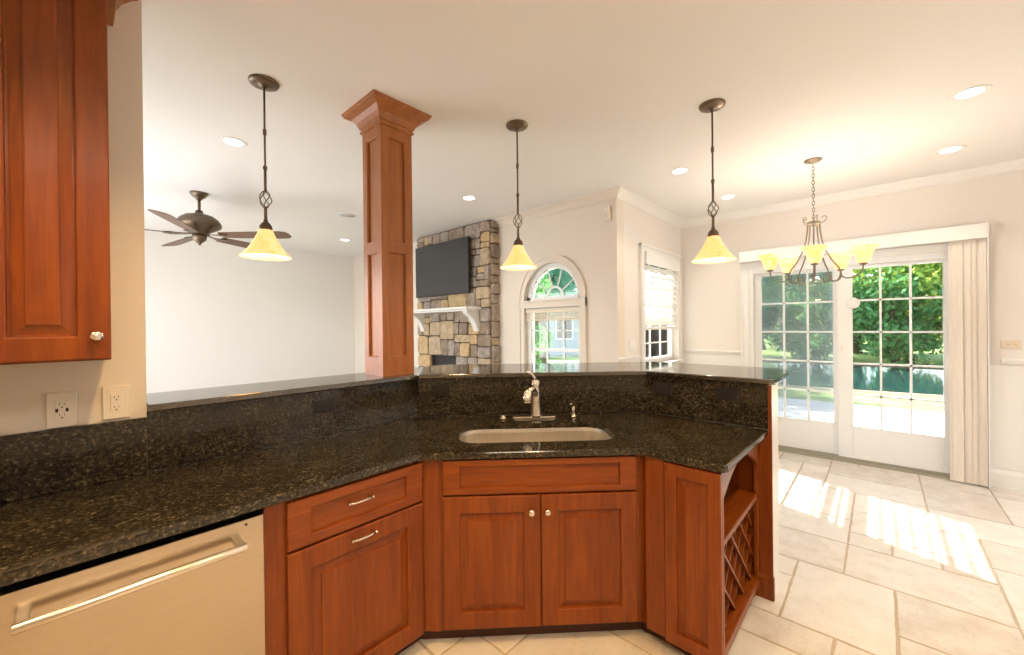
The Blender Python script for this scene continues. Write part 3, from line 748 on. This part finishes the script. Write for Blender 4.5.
# ------------------------------------------------------------------ sink and taps
sk = thing('sink', 'undermount stainless sink basin set in the granite worktop', 'sink', (*tsz(.2225, 2.1925), CT-.031), -PI/4)
ls = []
for d, z, r in ((-.012, 0, .11), (.0, -.001, .10), (.004, -.02, .10), (.008, -.14, .095), (.02, -.175, .085), (.05, -.19, .06), (.12, -.193, .05)):
    ls.append([(x, y, z) for x, y in roundrect(-.4075+d, .4075-d, -.1925+d, .1925-d, r if d < .1 else .05, 7)])
mb = MB().loops(ls, cap0=False); mb.build('basin', M['sink'], sk)
MB().lathe([(.045, 0), (.043, .003), (.034, .003), (.03, -.001), (0, -.001)], (0, .03, -.192), 20, cap0=False).build('drain', M['nickel'], sk)

fa = thing('faucet', 'single lever steel pull-out faucet on a long deck plate behind the sink', 'faucet', (*tsz(.25, 2.525), CT), -PI/4)
MB().loops([[(x, y, z) for x, y in roundrect(-.14+d, .14-d, -.03+d, .03-d, .029-d, 6)] for d, z in ((0, 0), (0, .008), (.003, .012), (.008, .0135))]).build('deck_plate', M['nickel'], fa)
mb = MB().lathe([(.040, .012), (.038, .02), (.035, .03), (.034, .10), (.031, .17), (.029, .20), (.0295, .205), (.027, .225), (.018, .238), (.0001, .242)], (0.01, 0, 0), 20); mb.build('body', M['nickel'], fa)
MB().tube([(.01, -.010, .135), (.005, -.035, .165), (-.008, -.065, .186), (-.028, -.095, .190), (-.040, -.113, .182)], [.017, .017, .0165, .017, .0185], 12).build('spout', M['nickel'], fa)
MB().tube([(-.040, -.113, .184), (-.050, -.126, .172), (-.054, -.133, .150), (-.055, -.135, .128), (-.055, -.135, .122)], [.0215, .026, .030, .031, .027], 14).build('spray_head', M['nickel'], fa)
MB().tube([(.01, 0, .232), (.004, -.004, .252), (-.012, -.012, .272), (-.034, -.022, .288), (-.048, -.028, .292)], [.012, .0095, .008, .008, .006], 10).build('lever', M['nickel'], fa)

sd = thing('soap_dispenser', 'small steel soap dispenser standing right of the faucet', 'soap dispenser', (*tsz(.50, 2.53), CT), -PI/4)
MB().lathe([(.021, 0), (.021, .006), (.014, .010), (.0125, .016), (.0135, .035), (.0125, .058), (.009, .064), (.0001, .065)], n=16).build('base', M['nickel'], sd)
MB().tube([(0, 0, .06), (0, 0, .078), (-.004, -.008, .088), (-.02, -.035, .088), (-.026, -.045, .082)], [.0075, .0075, .0085, .006, .005], 10).build('pump', M['nickel'], sd)
sw = MB().lathe([(.026, 0), (.026, .005), (.023, .008), (.015, .009), (.014, .018), (.0125, .020), (.0001, .020)], n=18).build('sink_button', M['nickel'])
sw.location = (*tsz(.055, 2.53), CT); tag(sw, 'low round steel button on the worktop left of the faucet', 'sink button')

# ------------------------------------------------------------------ outlets and switches
def outlet(name, label, cat, loc, rz, w=.072, h=.118, m='ivory', kind='duplex', group=None, th=.007):
    t = thing(name, label, cat, loc, rz, group)
    MB().loops([rect3(-w/2+d, w/2-d, -h/2+d, h/2-d, -y) for d, y in ((0, 0), (0, th*.6), (.003, th), (.006, th))]).build('plate', M[m], t)
    y = -th
    if kind in ('duplex', 'usb'):
        a, b = (.0165, .034) if h > w else (.034, .0165)
        o = MB().loops([rect3(-a+d, a-d, -b+d, b-d, y-yy) for d, yy in ((0, -.001), (0, .0025), (.001, .003))]).build('receptacle', M[m], t)
        q = MB(); v = h > w
        for s in (-1, 1):
            c = s*.019
            for dx, dz, ww, hh in ((-.006, .003, .0018, .0075), (.006, .003, .0018, .0065), (0, -.008, .0045, .0045)):
                x, z = (dx, c+dz) if v else (c-dz, dx); W, Hh = (ww, hh) if v else (hh, ww)
                q.box((x-W/2, y-.0036, z-Hh/2), (x+W/2, y-.0025, z+Hh/2))
            if kind == 'usb': q.box((s*.0125-.0035, y-.0036, -.0065), (s*.0125+.0035, y-.0025, .0065))
        q.build('slots', M['black'] if m != 'black' else M['dark'], o)
    else:
        MB().loops([rect3(-.0165+d, .0165-d, -.033+d, .033-d, y-yy) for d, yy in ((0, -.001), (0, .002), (.004, .004))]).build('rocker', M[m], t)
    for s in (-1, 1):
        q = MB().box((-.002, y-.001, s*h*.41-.002), (.002, y, s*h*.41+.002)) if h > w else MB().box((s*w*.41-.002, y-.001, -.002), (s*w*.41+.002, y, .002))
        q.build('screw', M['ivory'] if m != 'black' else M['dark'], t)
    return t
outlet('wall_outlet', 'cream wall outlet with charging ports under the upper cabinet', 'outlet', (-.024, 2.1995, 1.205), 0, .078, .128, kind='usb', th=.012)
outlet('wall_outlet', 'cream wall outlet beside the open end of the kitchen wall', 'outlet', (.117, 2.1995, 1.212), 0, .078, .128, kind='duplex', th=.012)
outlet('backsplash_outlet', 'black outlet in the granite upstand left of the cherry post', 'outlet', (.912, 2.1995, 1.077), 0, .118, .072, 'black')
p = Vector(tsz(-.345, (3.705/S2)-.0005)); outlet('backsplash_outlet', 'black outlet in the granite upstand between cherry post and faucet', 'outlet', (p.x, p.y, 1.082), -PI/4, .118, .072, 'black')
outlet('backsplash_outlet', 'black outlet in the granite upstand at its right corner behind the worktop', 'outlet', (2.5594, 1.03, 1.082), -PI/2, .118, .072, 'black')
outlet('backsplash_outlet', 'black outlet in the granite upstand nearest its right end', 'outlet', (2.557, .655, 1.090), -PI/2, .118, .072, 'black')
outlet('light_switch', 'white double switch plate left of the slatted blind window', 'switch', (4.13, 1.9895, 1.27), 0, .16, .118, 'trim', 'switch')
outlet('light_switch', 'cream switch plate on the wall right of the patio door', 'switch', (UD-.0005, -.86, 1.285), -PI/2, .118, .075, 'cream', 'duplex')
ms = thing('motion_sensor', 'small white motion sensor high on the wall corner by the ceiling', 'sensor', (3.799, 2.09, 2.66), -PI/2)
MB().loops([rect3(-.035+d, .035-d, -.075+d, .075-d, -y) for d, y in ((.004, 0), (0, .006), (0, .03), (.01, .045))]).build('case', M['ivory'], ms)
MB().box((-.022, -.049, -.055), (.022, -.044, .0)).build('lens', M['cream'], ms, .002)

# ------------------------------------------------------------------ hanging lamps
def rotz(p, a): return (p[0]*math.cos(a)-p[1]*math.sin(a), p[0]*math.sin(a)+p[1]*math.cos(a), p[2])
def cage(mb, zc_, h, r, n=5, tw=2.2, wire=.0028, mi=0):
    for k in range(n):
        pts = []
        for i in range(17):
            t = i/16; rr = r*math.sin(PI*t)**.8+.003; a = 2*PI*k/n+tw*t; pts.append((rr*math.cos(a), rr*math.sin(a), zc_-h/2+h*t))
        mb.tube(pts, wire, 6, mi)
def point(name, loc, power, color, parent, r=.03):
    l = bpy.data.lights.new(name, 'POINT'); l.energy = power; l.color = color; l.shadow_soft_size = r
    o = bpy.data.objects.new(name, l); COL.objects.link(o); o.location = loc; o.parent = parent
PD = 'amber glass bell pendant lamp '
def pendant(x, y, label):
    t = thing('pendant_lamp', PD+label, 'pendant lamp', (x, y, 1.895), 0, 'pendant lamps over the bar')
    T = ZC-1.895
    MB().lathe([(.0001, T-.034), (.016, T-.034), (.018, T-.026), (.05, T-.022), (.072, T-.014), (.076, T-.006), (.076, T)], n=28).build('canopy', M['bronze'], t)
    MB().tube([(0, 0, T-.03), (0, 0, .45)], .0055, 8).tube([(0, 0, .50), (0, 0, .37)], .0075, 8).lathe([(.0075, .49), (.011, .495), (.011, .51), (.0055, .515)], n=12).lathe([(.007, .685), (.0095, .69), (.0095, .715), (.007, .72)], n=12).build('rod', M['bronze'], t)
    mb = MB(); cage(mb, .325, .10, .028); mb.build('twisted_cage', M['bronze'], t)
    MB().lathe([(.0001, .285), (.006, .285), (.009, .278), (.0075, .268), (.0085, .215), (.012, .205), (.012, .198), (.020, .192), (.030, .178), (.033, .162), (.033, .150), (.0001, .150)], n=20).build('socket_cup', M['bronze'], t)
    prof = [(.026, .162), (.034, .150), (.046, .122), (.062, .088), (.082, .055), (.104, .025), (.125, .004), (.129, 0)]
    ins = [(a-.004, b) for a, b in prof][::-1]
    MB().lathe(prof+ins, n=36, cap0=False, cap1=False).build('shade', M['amber'], t)
    MB().ball((0, 0, .085), .026, 14, sz=1.2).build('bulb', M['bulb'], t)
    point('pendant_light', (0, 0, .03), 5, (1, .74, .42), t, .05)
pendant(.745, 2.547, 'at the left end of the bar by the ceiling fan')
pendant(2.087, 1.837, 'hanging in front of the arched window')
pendant(2.75, .773, 'between the slatted blind window and the chandelier')

ch = thing('chandelier', 'five light pewter chandelier with upturned amber glass shades', 'chandelier', (4.27, .407, 1.875))
T = ZC-1.875
MB().lathe([(.0001, T-.03), (.012, T-.03), (.02, T-.022), (.058, T-.014), (.064, T-.004), (.064, T)], n=24).build('canopy', M['bronze_light'], ch)
mb = MB(); z = T-.03; k = 0
while z > .525:
    a = PI/2*(k % 2); pts = [rotz((.009*math.cos(b), 0, z-.017+.019*math.sin(b)), a) for b in [2*PI*i/12 for i in range(13)]]
    mb.tube(pts, .0024, 6); z -= .029; k += 1
mb.build('chain', M['bronze_light'], ch)
mb = MB().tube([(.016*math.cos(b), 0, .505+.016*math.sin(b)) for b in [2*PI*i/14 for i in range(15)]], .003, 6)
mb.lathe([(.0001, .49), (.01, .49), (.012, .482), (.045, .478), (.05, .47), (.05, .455), (.042, .448), (.0001, .448)], n=24); mb.build('top_ring', M['bronze_light'], ch)
MB().tube([(0, 0, .45), (0, 0, .03)], .006, 8).lathe([(.0001, -.03), (.008, -.022), (.014, -.01), (.01, .004), (.02, .014), (.016, .03), (.0001, .035)], n=16).build('centre_stem', M['bronze_light'], ch)
for k in range(5):
    a = 2*PI*k/5+math.radians(258.4)
    cv = [(.042, 0, .465), (.048, 0, .38), (.07, 0, .26), (.125, 0, .14), (.172, 0, .065), (.185, 0, .005), (.165, 0, -.032), (.13, 0, -.035), (.11, 0, -.01), (.12, 0, .02)]
    P2 = [rotz(p, a) for p in cv]
    def smooth(pts, n=5):
        out = []
        for i in range(len(pts)-1):
            p0, p1, p2, p3 = [Vector(pts[max(0, min(len(pts)-1, i+j))]) for j in (-1, 0, 1, 2)]
            for q in range(n):
                t_ = q/n; out.append(.5*((2*p1)+(p2-p0)*t_+(2*p0-5*p1+4*p2-p3)*t_*t_+(3*p1-p0-3*p2+p3)*t_**3))
        return out+[Vector(pts[-1])]
    mb = MB().tube(smooth(P2), .0062, 7)
    arm = [(.180, 0, .02), (.20, 0, -.012), (.24, 0, -.022), (.285, 0, -.008), (.318, 0, .03), (.326, 0, .075)]
    mb.tube(smooth([rotz(p, a) for p in arm]), .0058, 7)
    sc_ = [(.045, 0, .46), (.075, 0, .475), (.088, 0, .505), (.07, 0, .52), (.058, 0, .505)]
    mb.tube(smooth([rotz(p, a+.3) for p in sc_]), .0035, 6)
    mb.build('arm', M['bronze_light'], ch)
    c = rotz((.326, 0, 0), a)
    MB().lathe([(.0001, .068), (.012, .07), (.026, .078), (.028, .084), (.014, .088), (.014, .105), (.0001, .105)], c, 16).build('candle_cup', M['bronze_light'], ch)
    prof = [(.014, .086), (.034, .092), (.046, .115), (.054, .15), (.068, .185), (.092, .212), (.098, .216)]
    sh = MB().lathe(prof+[(a_-.004, b_+.001) for a_, b_ in prof[:0:-1]]+[(.012, .092)], c, 28, cap0=False, cap1=False).build('shade', M['amber_up'], ch)
    MB().ball((c[0], c[1], .14), .022, 12, sz=1.3).build('bulb', M['bulb'], sh)
    point('chandelier_light', (c[0], c[1], .228), 3.2, (1, .96, .90), ch, .03)

# ------------------------------------------------------------------ ceiling fan
fn = thing('ceiling_fan', 'bronze ceiling fan with five wooden blades in the family room', 'ceiling fan', (.89, 5.094, 2.40))
T = ZC-2.40
MB().lathe([(.0001, T-.075), (.02, T-.075), (.028, T-.06), (.05, T-.045), (.075, T-.015), (.078, T)], n=28).build('canopy', M['bronze'], fn)
MB().tube([(0, 0, T-.06), (0, 0, .26)], .013, 12).build('downrod', M['bronze'], fn)
MB().lathe([(.0001, .30), (.03, .30), (.035, .275), (.06, .262), (.12, .245), (.165, .21), (.185, .175), (.19, .155), (.18, .135), (.15, .115), (.11, .095), (.085, .08), (.085, .06), (.0001, .06)], n=36).build('motor', M['bronze'], fn)
MB().lathe([(.0001, -.055), (.008, -.05), (.015, -.035), (.03, -.02), (.055, .0), (.062, .03), (.06, .06), (.0001, .062)], n=24).build('switch_housing', M['bronze'], fn)
rd = math.atan2(-.738, .674)
for k in range(5):
    a = rd+math.radians(2+72*k)
    fd = lambda p: rotz(p, a)
    ir = MB().loops([[fd((x, y, z)) for y, z in ((-w_, zc_-.003), (w_, zc_+.002), (w_, zc_+.008), (-w_, zc_+.003))] for x, w_, zc_ in ((.07, .02, .06), (.13, .022, .05), (.19, .045, .045), (.235, .055, .045), (.28, .02, .045))])
    ir.build('blade_iron', M['bronze'], fn)
    ls = []
    for x, w_ in ((.21, .05), (.22, .058), (.45, .070), (.74, .080), (.84, .077), (.885, .06), (.90, .03)):
        ls.append([fd((x, y, .048-y*.21+dz)) for y, dz in ((-w_, 0), (0, 0), (w_, 0), (w_, .007), (0, .007), (-w_, .007))])
    MB().loops(ls).build('blade', M['blade'], fn)

# ------------------------------------------------------------------ ceiling fixtures
def downlight(x, y, label, power=20, color=(1, .88, .74)):
    t = thing('recessed_light', label, 'recessed light', (x, y, ZC), 0, 'recessed ceiling lights')
    MB().lathe([(.060, -.001), (.080, -.004), (.088, -.003), (.09, 0), (.06, .0)], n=28, cap0=False, cap1=False).build('trim_ring', M['trim'], t)
    MB().lathe([(.0001, -.0015), (.0605, -.0015), (.0605, 0), (.0001, 0)], n=24).build('lens', M['can'], t)
    l = bpy.data.lights.new('downlight', 'SPOT'); l.energy = power; l.color = color; l.spot_size = math.radians(125); l.spot_blend = .6; l.shadow_soft_size = .06
    o = bpy.data.objects.new('downlight', l); COL.objects.link(o); o.location = (0, 0, -.02); o.parent = t
for x, y, lb in ((.823, 3.53, 'round recessed ceiling light in front of the ceiling fan'), (2.904, 3.256, 'round recessed ceiling light just before the stone chimney'),
                 (2.921, 6.201, 'round recessed ceiling light far back left of the cherry post'), (3.725, 1.321, 'round recessed ceiling light left of the right pendant'),
                 (4.852, 1.211, 'small round recessed ceiling light just right of the right pendant rod'), (3.697, -.417, 'round recessed ceiling light nearest the right edge of the view'),
                 (4.805, -.433, 'round recessed ceiling light near the crown moulding above the patio door'),
                 (.35, .95, 'round recessed ceiling light over the kitchen floor'), (-.85, 1.1, 'round recessed ceiling light over the kitchen worktop'), (1.3, -.35, 'round recessed ceiling light over the kitchen aisle'), (-.3, -1.0, 'round recessed ceiling light at the back of the kitchen'),
                 (2.6, -2.75, 'added recessed light out of view over the dining floor'), (3.7, -2.75, 'added recessed light out of view over the dining floor'), (4.8, -2.75, 'added recessed light out of view over the dining floor')):
    if 'kitchen' in lb: downlight(x, y, lb, 85, (1, .62, .25))
    elif 'dining' in lb: downlight(x, y, lb, 72, (1, .99, .98))  # downlights added out of view to light the end cabinet from the right
    else: downlight(x, y, lb)
def speaker(x, y, label):
    t = thing('ceiling_speaker', label, 'ceiling speaker', (x, y, ZC))
    MB().lathe([(.085, -.006), (.10, -.006), (.105, 0), (.085, 0)], n=28, cap0=False, cap1=False).build('rim', M['trim'], t)
    MB().lathe([(.0001, -.004), (.086, -.004), (.086, 0), (.0001, 0)], n=28).build('grille', plain('grey_grille', (.62, .61, .6), .7), t)
speaker(2.296, 4.814, 'pale round ceiling speaker above the family room')

# ------------------------------------------------------------------ stone chimney, mantel, television
SU, SV0, SV1 = 3.645, 3.69, 5.30
fp = thing('stone_fireplace', 'stone chimney breast with a white mantel shelf on corbels', 'fireplace', (3.72, 4.5, 0))
def L_(u, v, z): return (u-3.72, v-4.5, z)
rr = random.Random(11)
FB = (4.40, 4.98, 1.08)
mb = MB().loops([[L_(SU+.02, SV0+.05, z), L_(SU+.05, SV0+.02, z), L_(3.8, SV0+.02, z), L_(3.8, SV1, z), L_(SU+.02, SV1, z)] for z in (FB[2], ZC)], 5)
mb.loops([[L_(SU+.02, SV0+.05, z), L_(SU+.05, SV0+.02, z), L_(3.8, SV0+.02, z), L_(3.8, FB[0], z), L_(SU+.02, FB[0], z)] for z in (0, FB[2])], 5)
mb.box(L_(SU+.02, FB[1], 0), L_(3.8, SV1, FB[2]), 5)
def split(a0, a1, b0, b1, out, d=0):
    w_, h_ = a1-a0, b1-b0; lim = rr.uniform(.15, .34)
    if (w_ < lim*1.25 and h_ < lim) or d > 9: out.append((a0, a1, b0, b1)); return
    if w_ > h_*1.15: m_ = a0+w_*rr.uniform(.32, .68); split(a0, m_, b0, b1, out, d+1); split(m_, a1, b0, b1, out, d+1)
    else: m_ = b0+h_*rr.uniform(.32, .68); split(a0, a1, b0, m_, out, d+1); split(a0, a1, m_, b1, out, d+1)
def stones(a0, a1, b0, b1, T):
    out = []; split(a0, a1, b0, b1, out)
    for x0, x1, y0, y1 in out:
        g = .0045; x0 += g; x1 -= g; y0 += g; y1 -= g; c = min(x1-x0, y1-y0)
        k = [rr.uniform(.01, .24)*c for _ in range(8)]
        pts = [(x0+k[0], y0), (x1-k[1], y0), (x1, y0+k[2]*.8), (x1, y1-k[3]*.8), (x1-k[4], y1), (x0+k[5], y1), (x0, y1-k[6]*.8), (x0, y0+k[7]*.8)]
        pts = [(x+rr.uniform(-.004, .004), y+rr.uniform(-.004, .004)) for x, y in pts]
        cx, cy = (x0+x1)/2, (y0+y1)/2; d = rr.uniform(.024, .045); q = lambda s_: [(cx+(x-cx)*s_, cy+(y-cy)*s_) for x, y in pts]
        mi = rr.choices(range(5), (5, 5, 3, 2, 3))[0]
        tl = (rr.uniform(-.05, .05), rr.uniform(-.05, .05))
        mb.loops([[T(x, y, 0) for x, y in q(1)], [T(x, y, d*.75) for x, y in q(.99)], [T(x, y, d+(x-cx)*tl[0]+(y-cy)*tl[1]) for x, y in q(.93)]], mi, cap0=False)
TF = lambda a, b, d: L_(SU+.02-d, a, b)
stones(SV0+.01, SV1, 1.74, ZC-.012, TF); stones(SV0+.01, SV1, FB[2], 1.74, TF); stones(SV0+.01, FB[0], 0, FB[2], TF); stones(FB[1], SV1, 0, FB[2], TF)
TS = lambda a, b, d: L_(a, SV0+.02-d, b)
stones(SU+.02, 3.8, 0, ZC-.012, TS)
mb.build('stonework', STONES+[M['mortar']], fp)
MB().box(L_(3.70, FB[0], 0), L_(3.799, FB[1], FB[2])).build('firebox', M['dark'], fp)
MB().loops([[L_(3.38+a, 3.86+a, z), L_(3.66, 3.86+a, z), L_(3.66, 5.26-a, z), L_(3.38+a, 5.26-a, z)] for a, z in ((.02, 1.70), (.02, 1.712), (.008, 1.72), (0, 1.727), (0, 1.747), (.006, 1.753))]).build('mantel_shelf', M['trim'], fp)
for v in (3.90, 5.10):
    prof = [(3.66, 1.70), (3.42, 1.70), (3.425, 1.675), (3.46, 1.65), (3.52, 1.605), (3.56, 1.55), (3.595, 1.48), (3.615, 1.43), (3.66, 1.43)]
    MB().loops([[L_(u, vv, z) for u, z in prof] for vv in (v, v+.09)]).build('corbel', M['trim'], fp, .003)
tv = thing('television', 'flat dark television mounted on the stone chimney above the mantel', 'television', (3.56, 4.60, 2.315), -PI/2)
MB().box((-.60, -.018, -.375), (.60, .022, .375)).build('case', M['black'], tv, .004)
MB().box((-.597, -.020, -.362), (.597, -.0175, .368)).build('screen', M['screen'], tv)
MB().box((-.25, .02, -.2), (.25, .055, .2)).build('wall_bracket', M['dark'], tv)

# ------------------------------------------------------------------ outdoors
GZ = -.12
struct(MB().box((5.75, -14, GZ-.3), (10.3, 2.6, GZ+.02)).build('patio', M['concrete']), 'pale concrete patio outside the sliding door', 'patio')
struct(MB().box((3.2, -60, GZ-.4), (70, 70, GZ-.05)).build('lawn', M['lawn']), 'green lawn beyond the patio', 'lawn')
def wavy(x0, x1, y0, y1, n, amp, seed):
    q = random.Random(seed); a = []; b = []
    for i in range(n+1):
        y = y0+(y1-y0)*i/n; a.append((x1+q.uniform(-amp, amp), y)); b.append((x0+q.uniform(-amp, amp), y))
    return b[::-1][::-1] and (b[:1]+a+b[:0:-1])
struct(MB().prism(wavy(12.8, 20.8, -40, 9, 24, .25, 5), GZ-.3, GZ-.04).build('pond_bank', M['bank']), 'brown bank around the pond', 'bank')
tag(MB().prism(wavy(13.1, 19.9, -39.5, 8.8, 24, .2, 5), GZ-.2, GZ-.03).build('pond', M['water']), 'dark teal pond beyond the lawn', 'pond', kind='stuff')
def tree_mesh(seed, h, r, base, nleaf, lm, q=None):
    q = random.Random(seed); cl = []
    for k in range(16):
        a = q.uniform(0, 2*PI); rr_ = r*q.uniform(.15, .8); z = base+(h-base)*q.uniform(.05, .95); sh = 1-.55*abs((z-base)/(h-base)-.4)
        cl.append((rr_*math.cos(a)*sh, rr_*math.sin(a)*sh, z, r*q.uniform(.28, .5)))
    m = MB()
    for _ in range(nleaf):
        cx, cy, cz, cr = q.choice(cl); d = Vector((q.gauss(0, 1), q.gauss(0, 1), q.gauss(0, .8))).normalized()*cr*q.uniform(.55, 1)
        p = Vector((cx, cy, cz))+d; s_ = q.uniform(.06, .14); n = Vector((q.gauss(0, 1), q.gauss(0, 1), q.gauss(0, 1)+.5)).normalized()
        a = n.orthogonal().normalized()*s_; b = n.cross(a)*.7
        m.add([p-a, p-b*.9, p+a, p+b*.9], [(0, 1, 2, 3)])
    tr = MB().tube([(0, 0, -.1), (.05, .02, base*.5), (.02, .08, base), (.1, .1, base+(h-base)*.6)], [.2, .16, .14, .05], 8)
    for c in cl[:9]: tr.tube([(.03, .07, base*.9), (c[0]*.5, c[1]*.5, base+(c[2]-base)*.7), c[:3]], [.07, .045, .015], 6)
    return m, tr
TG = 'trees beyond the pond'
protos = {}
def tree(x, y, key, sc_, rz, label, group=TG):
    if key not in protos:
        sd_, h, r, base, nl, lm = TK[key]
        t = thing(key, label, 'tree', (x, y, GZ-.06), rz, group); m, tr = tree_mesh(sd_, h, r, base, nl, lm)
        m.build('crown', M[lm], t); tr.build('trunk', M['bark'], t); protos[key] = t
    else:
        s0 = protos[key]; t = s0.copy(); COL.objects.link(t); t.location = (x, y, GZ-.06); t.rotation_euler = (0, 0, rz); t['label'] = label
        for c in s0.children:
            d = c.copy(); COL.objects.link(d); d.parent = t
    t.scale = (sc_, sc_, sc_)
TK = {'yard_tree': (6, 7.5, 2.5, 2.1, 9500, 'leafC'), 'bank_shrub': (4, 3.4, 1.9, 0, 7500, 'leafA'), 'broadleaf_tree': (1, 8.5, 2.6, .5, 9500, 'leafA'), 'maple_tree': (2, 7.0, 2.4, .5, 9500, 'leafB'), 'shade_tree': (3, 9.5, 2.8, .5, 9500, 'leafC')}
td = 'dark leafy tree in the dense wood beyond the pond'; ty = 'sunlit yellow-green tree beyond the pond'; tb = 'bluish green tall tree in the wood beyond the pond'
for x, y, k, s_, rz in ((23.5, 2.6, 'broadleaf_tree', 1, 0), (23, -.9, 'maple_tree', 1, 0), (22.8, -4.2, 'shade_tree', .95, 0), (24.5, -7.8, 'broadleaf_tree', 1.05, 1), (24.5, 6.4, 'shade_tree', 1.05, 3),
                        (29, .9, 'shade_tree', 1.5, 2), (29.5, -3.6, 'broadleaf_tree', 1.6, 2.2), (30, 5.6, 'maple_tree', 1.5, .5), (30, -8.8, 'shade_tree', 1.5, 1.2)):
    tree(x, y, k, s_, rz, {'broadleaf_tree': td, 'maple_tree': ty, 'shade_tree': tb}[k])
for k, (x, y) in enumerate(((21.6, 4.6), (21.3, 1.9), (21.4, -.4), (21.5, -2.7), (21.4, -5.2), (21.8, -7.8))):
    tree(x, y, 'bank_shrub', .80+.1*(k % 3), k*1.3, 'dense green shrub on the far bank of the pond', 'shrubs on the far bank')
for x, y, k, s_, rz, lb in ((12.4, 9.6, 'yard_tree', .95, 1, 'bluish green tree showing through the arched window'), (14.5, 11.6, 'yard_tree', 1.15, 2, 'dark green tree behind the one filling the arched window'), (8.4, 7.4, 'broadleaf_tree', .5, 3, 'dark tree showing under the slatted blind')):
    tree(x, y, k, s_, rz, lb, 'trees at the side of the house')
hs = thing('neighbour_house', 'grey sided house with a low gable roof seen behind the garden', 'house', (19.5, 16.5, GZ-.06), -.9)
MB().box((-4, -2.5, 0), (4, 2.5, 2.7)).build('wall', M['siding'], hs)
MB().loops([[(x, -2.9, 2.6), (x, 2.9, 2.6), (x, 2.9, 2.75), (x, 0, 4.4), (x, -2.9, 2.75)] for x in (-4.3, 4.3)]).build('roof', M['roof'], hs)
for x in (-2.2, 0, 2.2):
    f_ = MB().box((x-.5, -2.55, .9), (x+.5, -2.49, 2.2)).build('window', M['vinyl'], hs); MB().box((x-.42, -2.56, .98), (x+.42, -2.54, 2.12)).build('pane', M['screen'], f_)
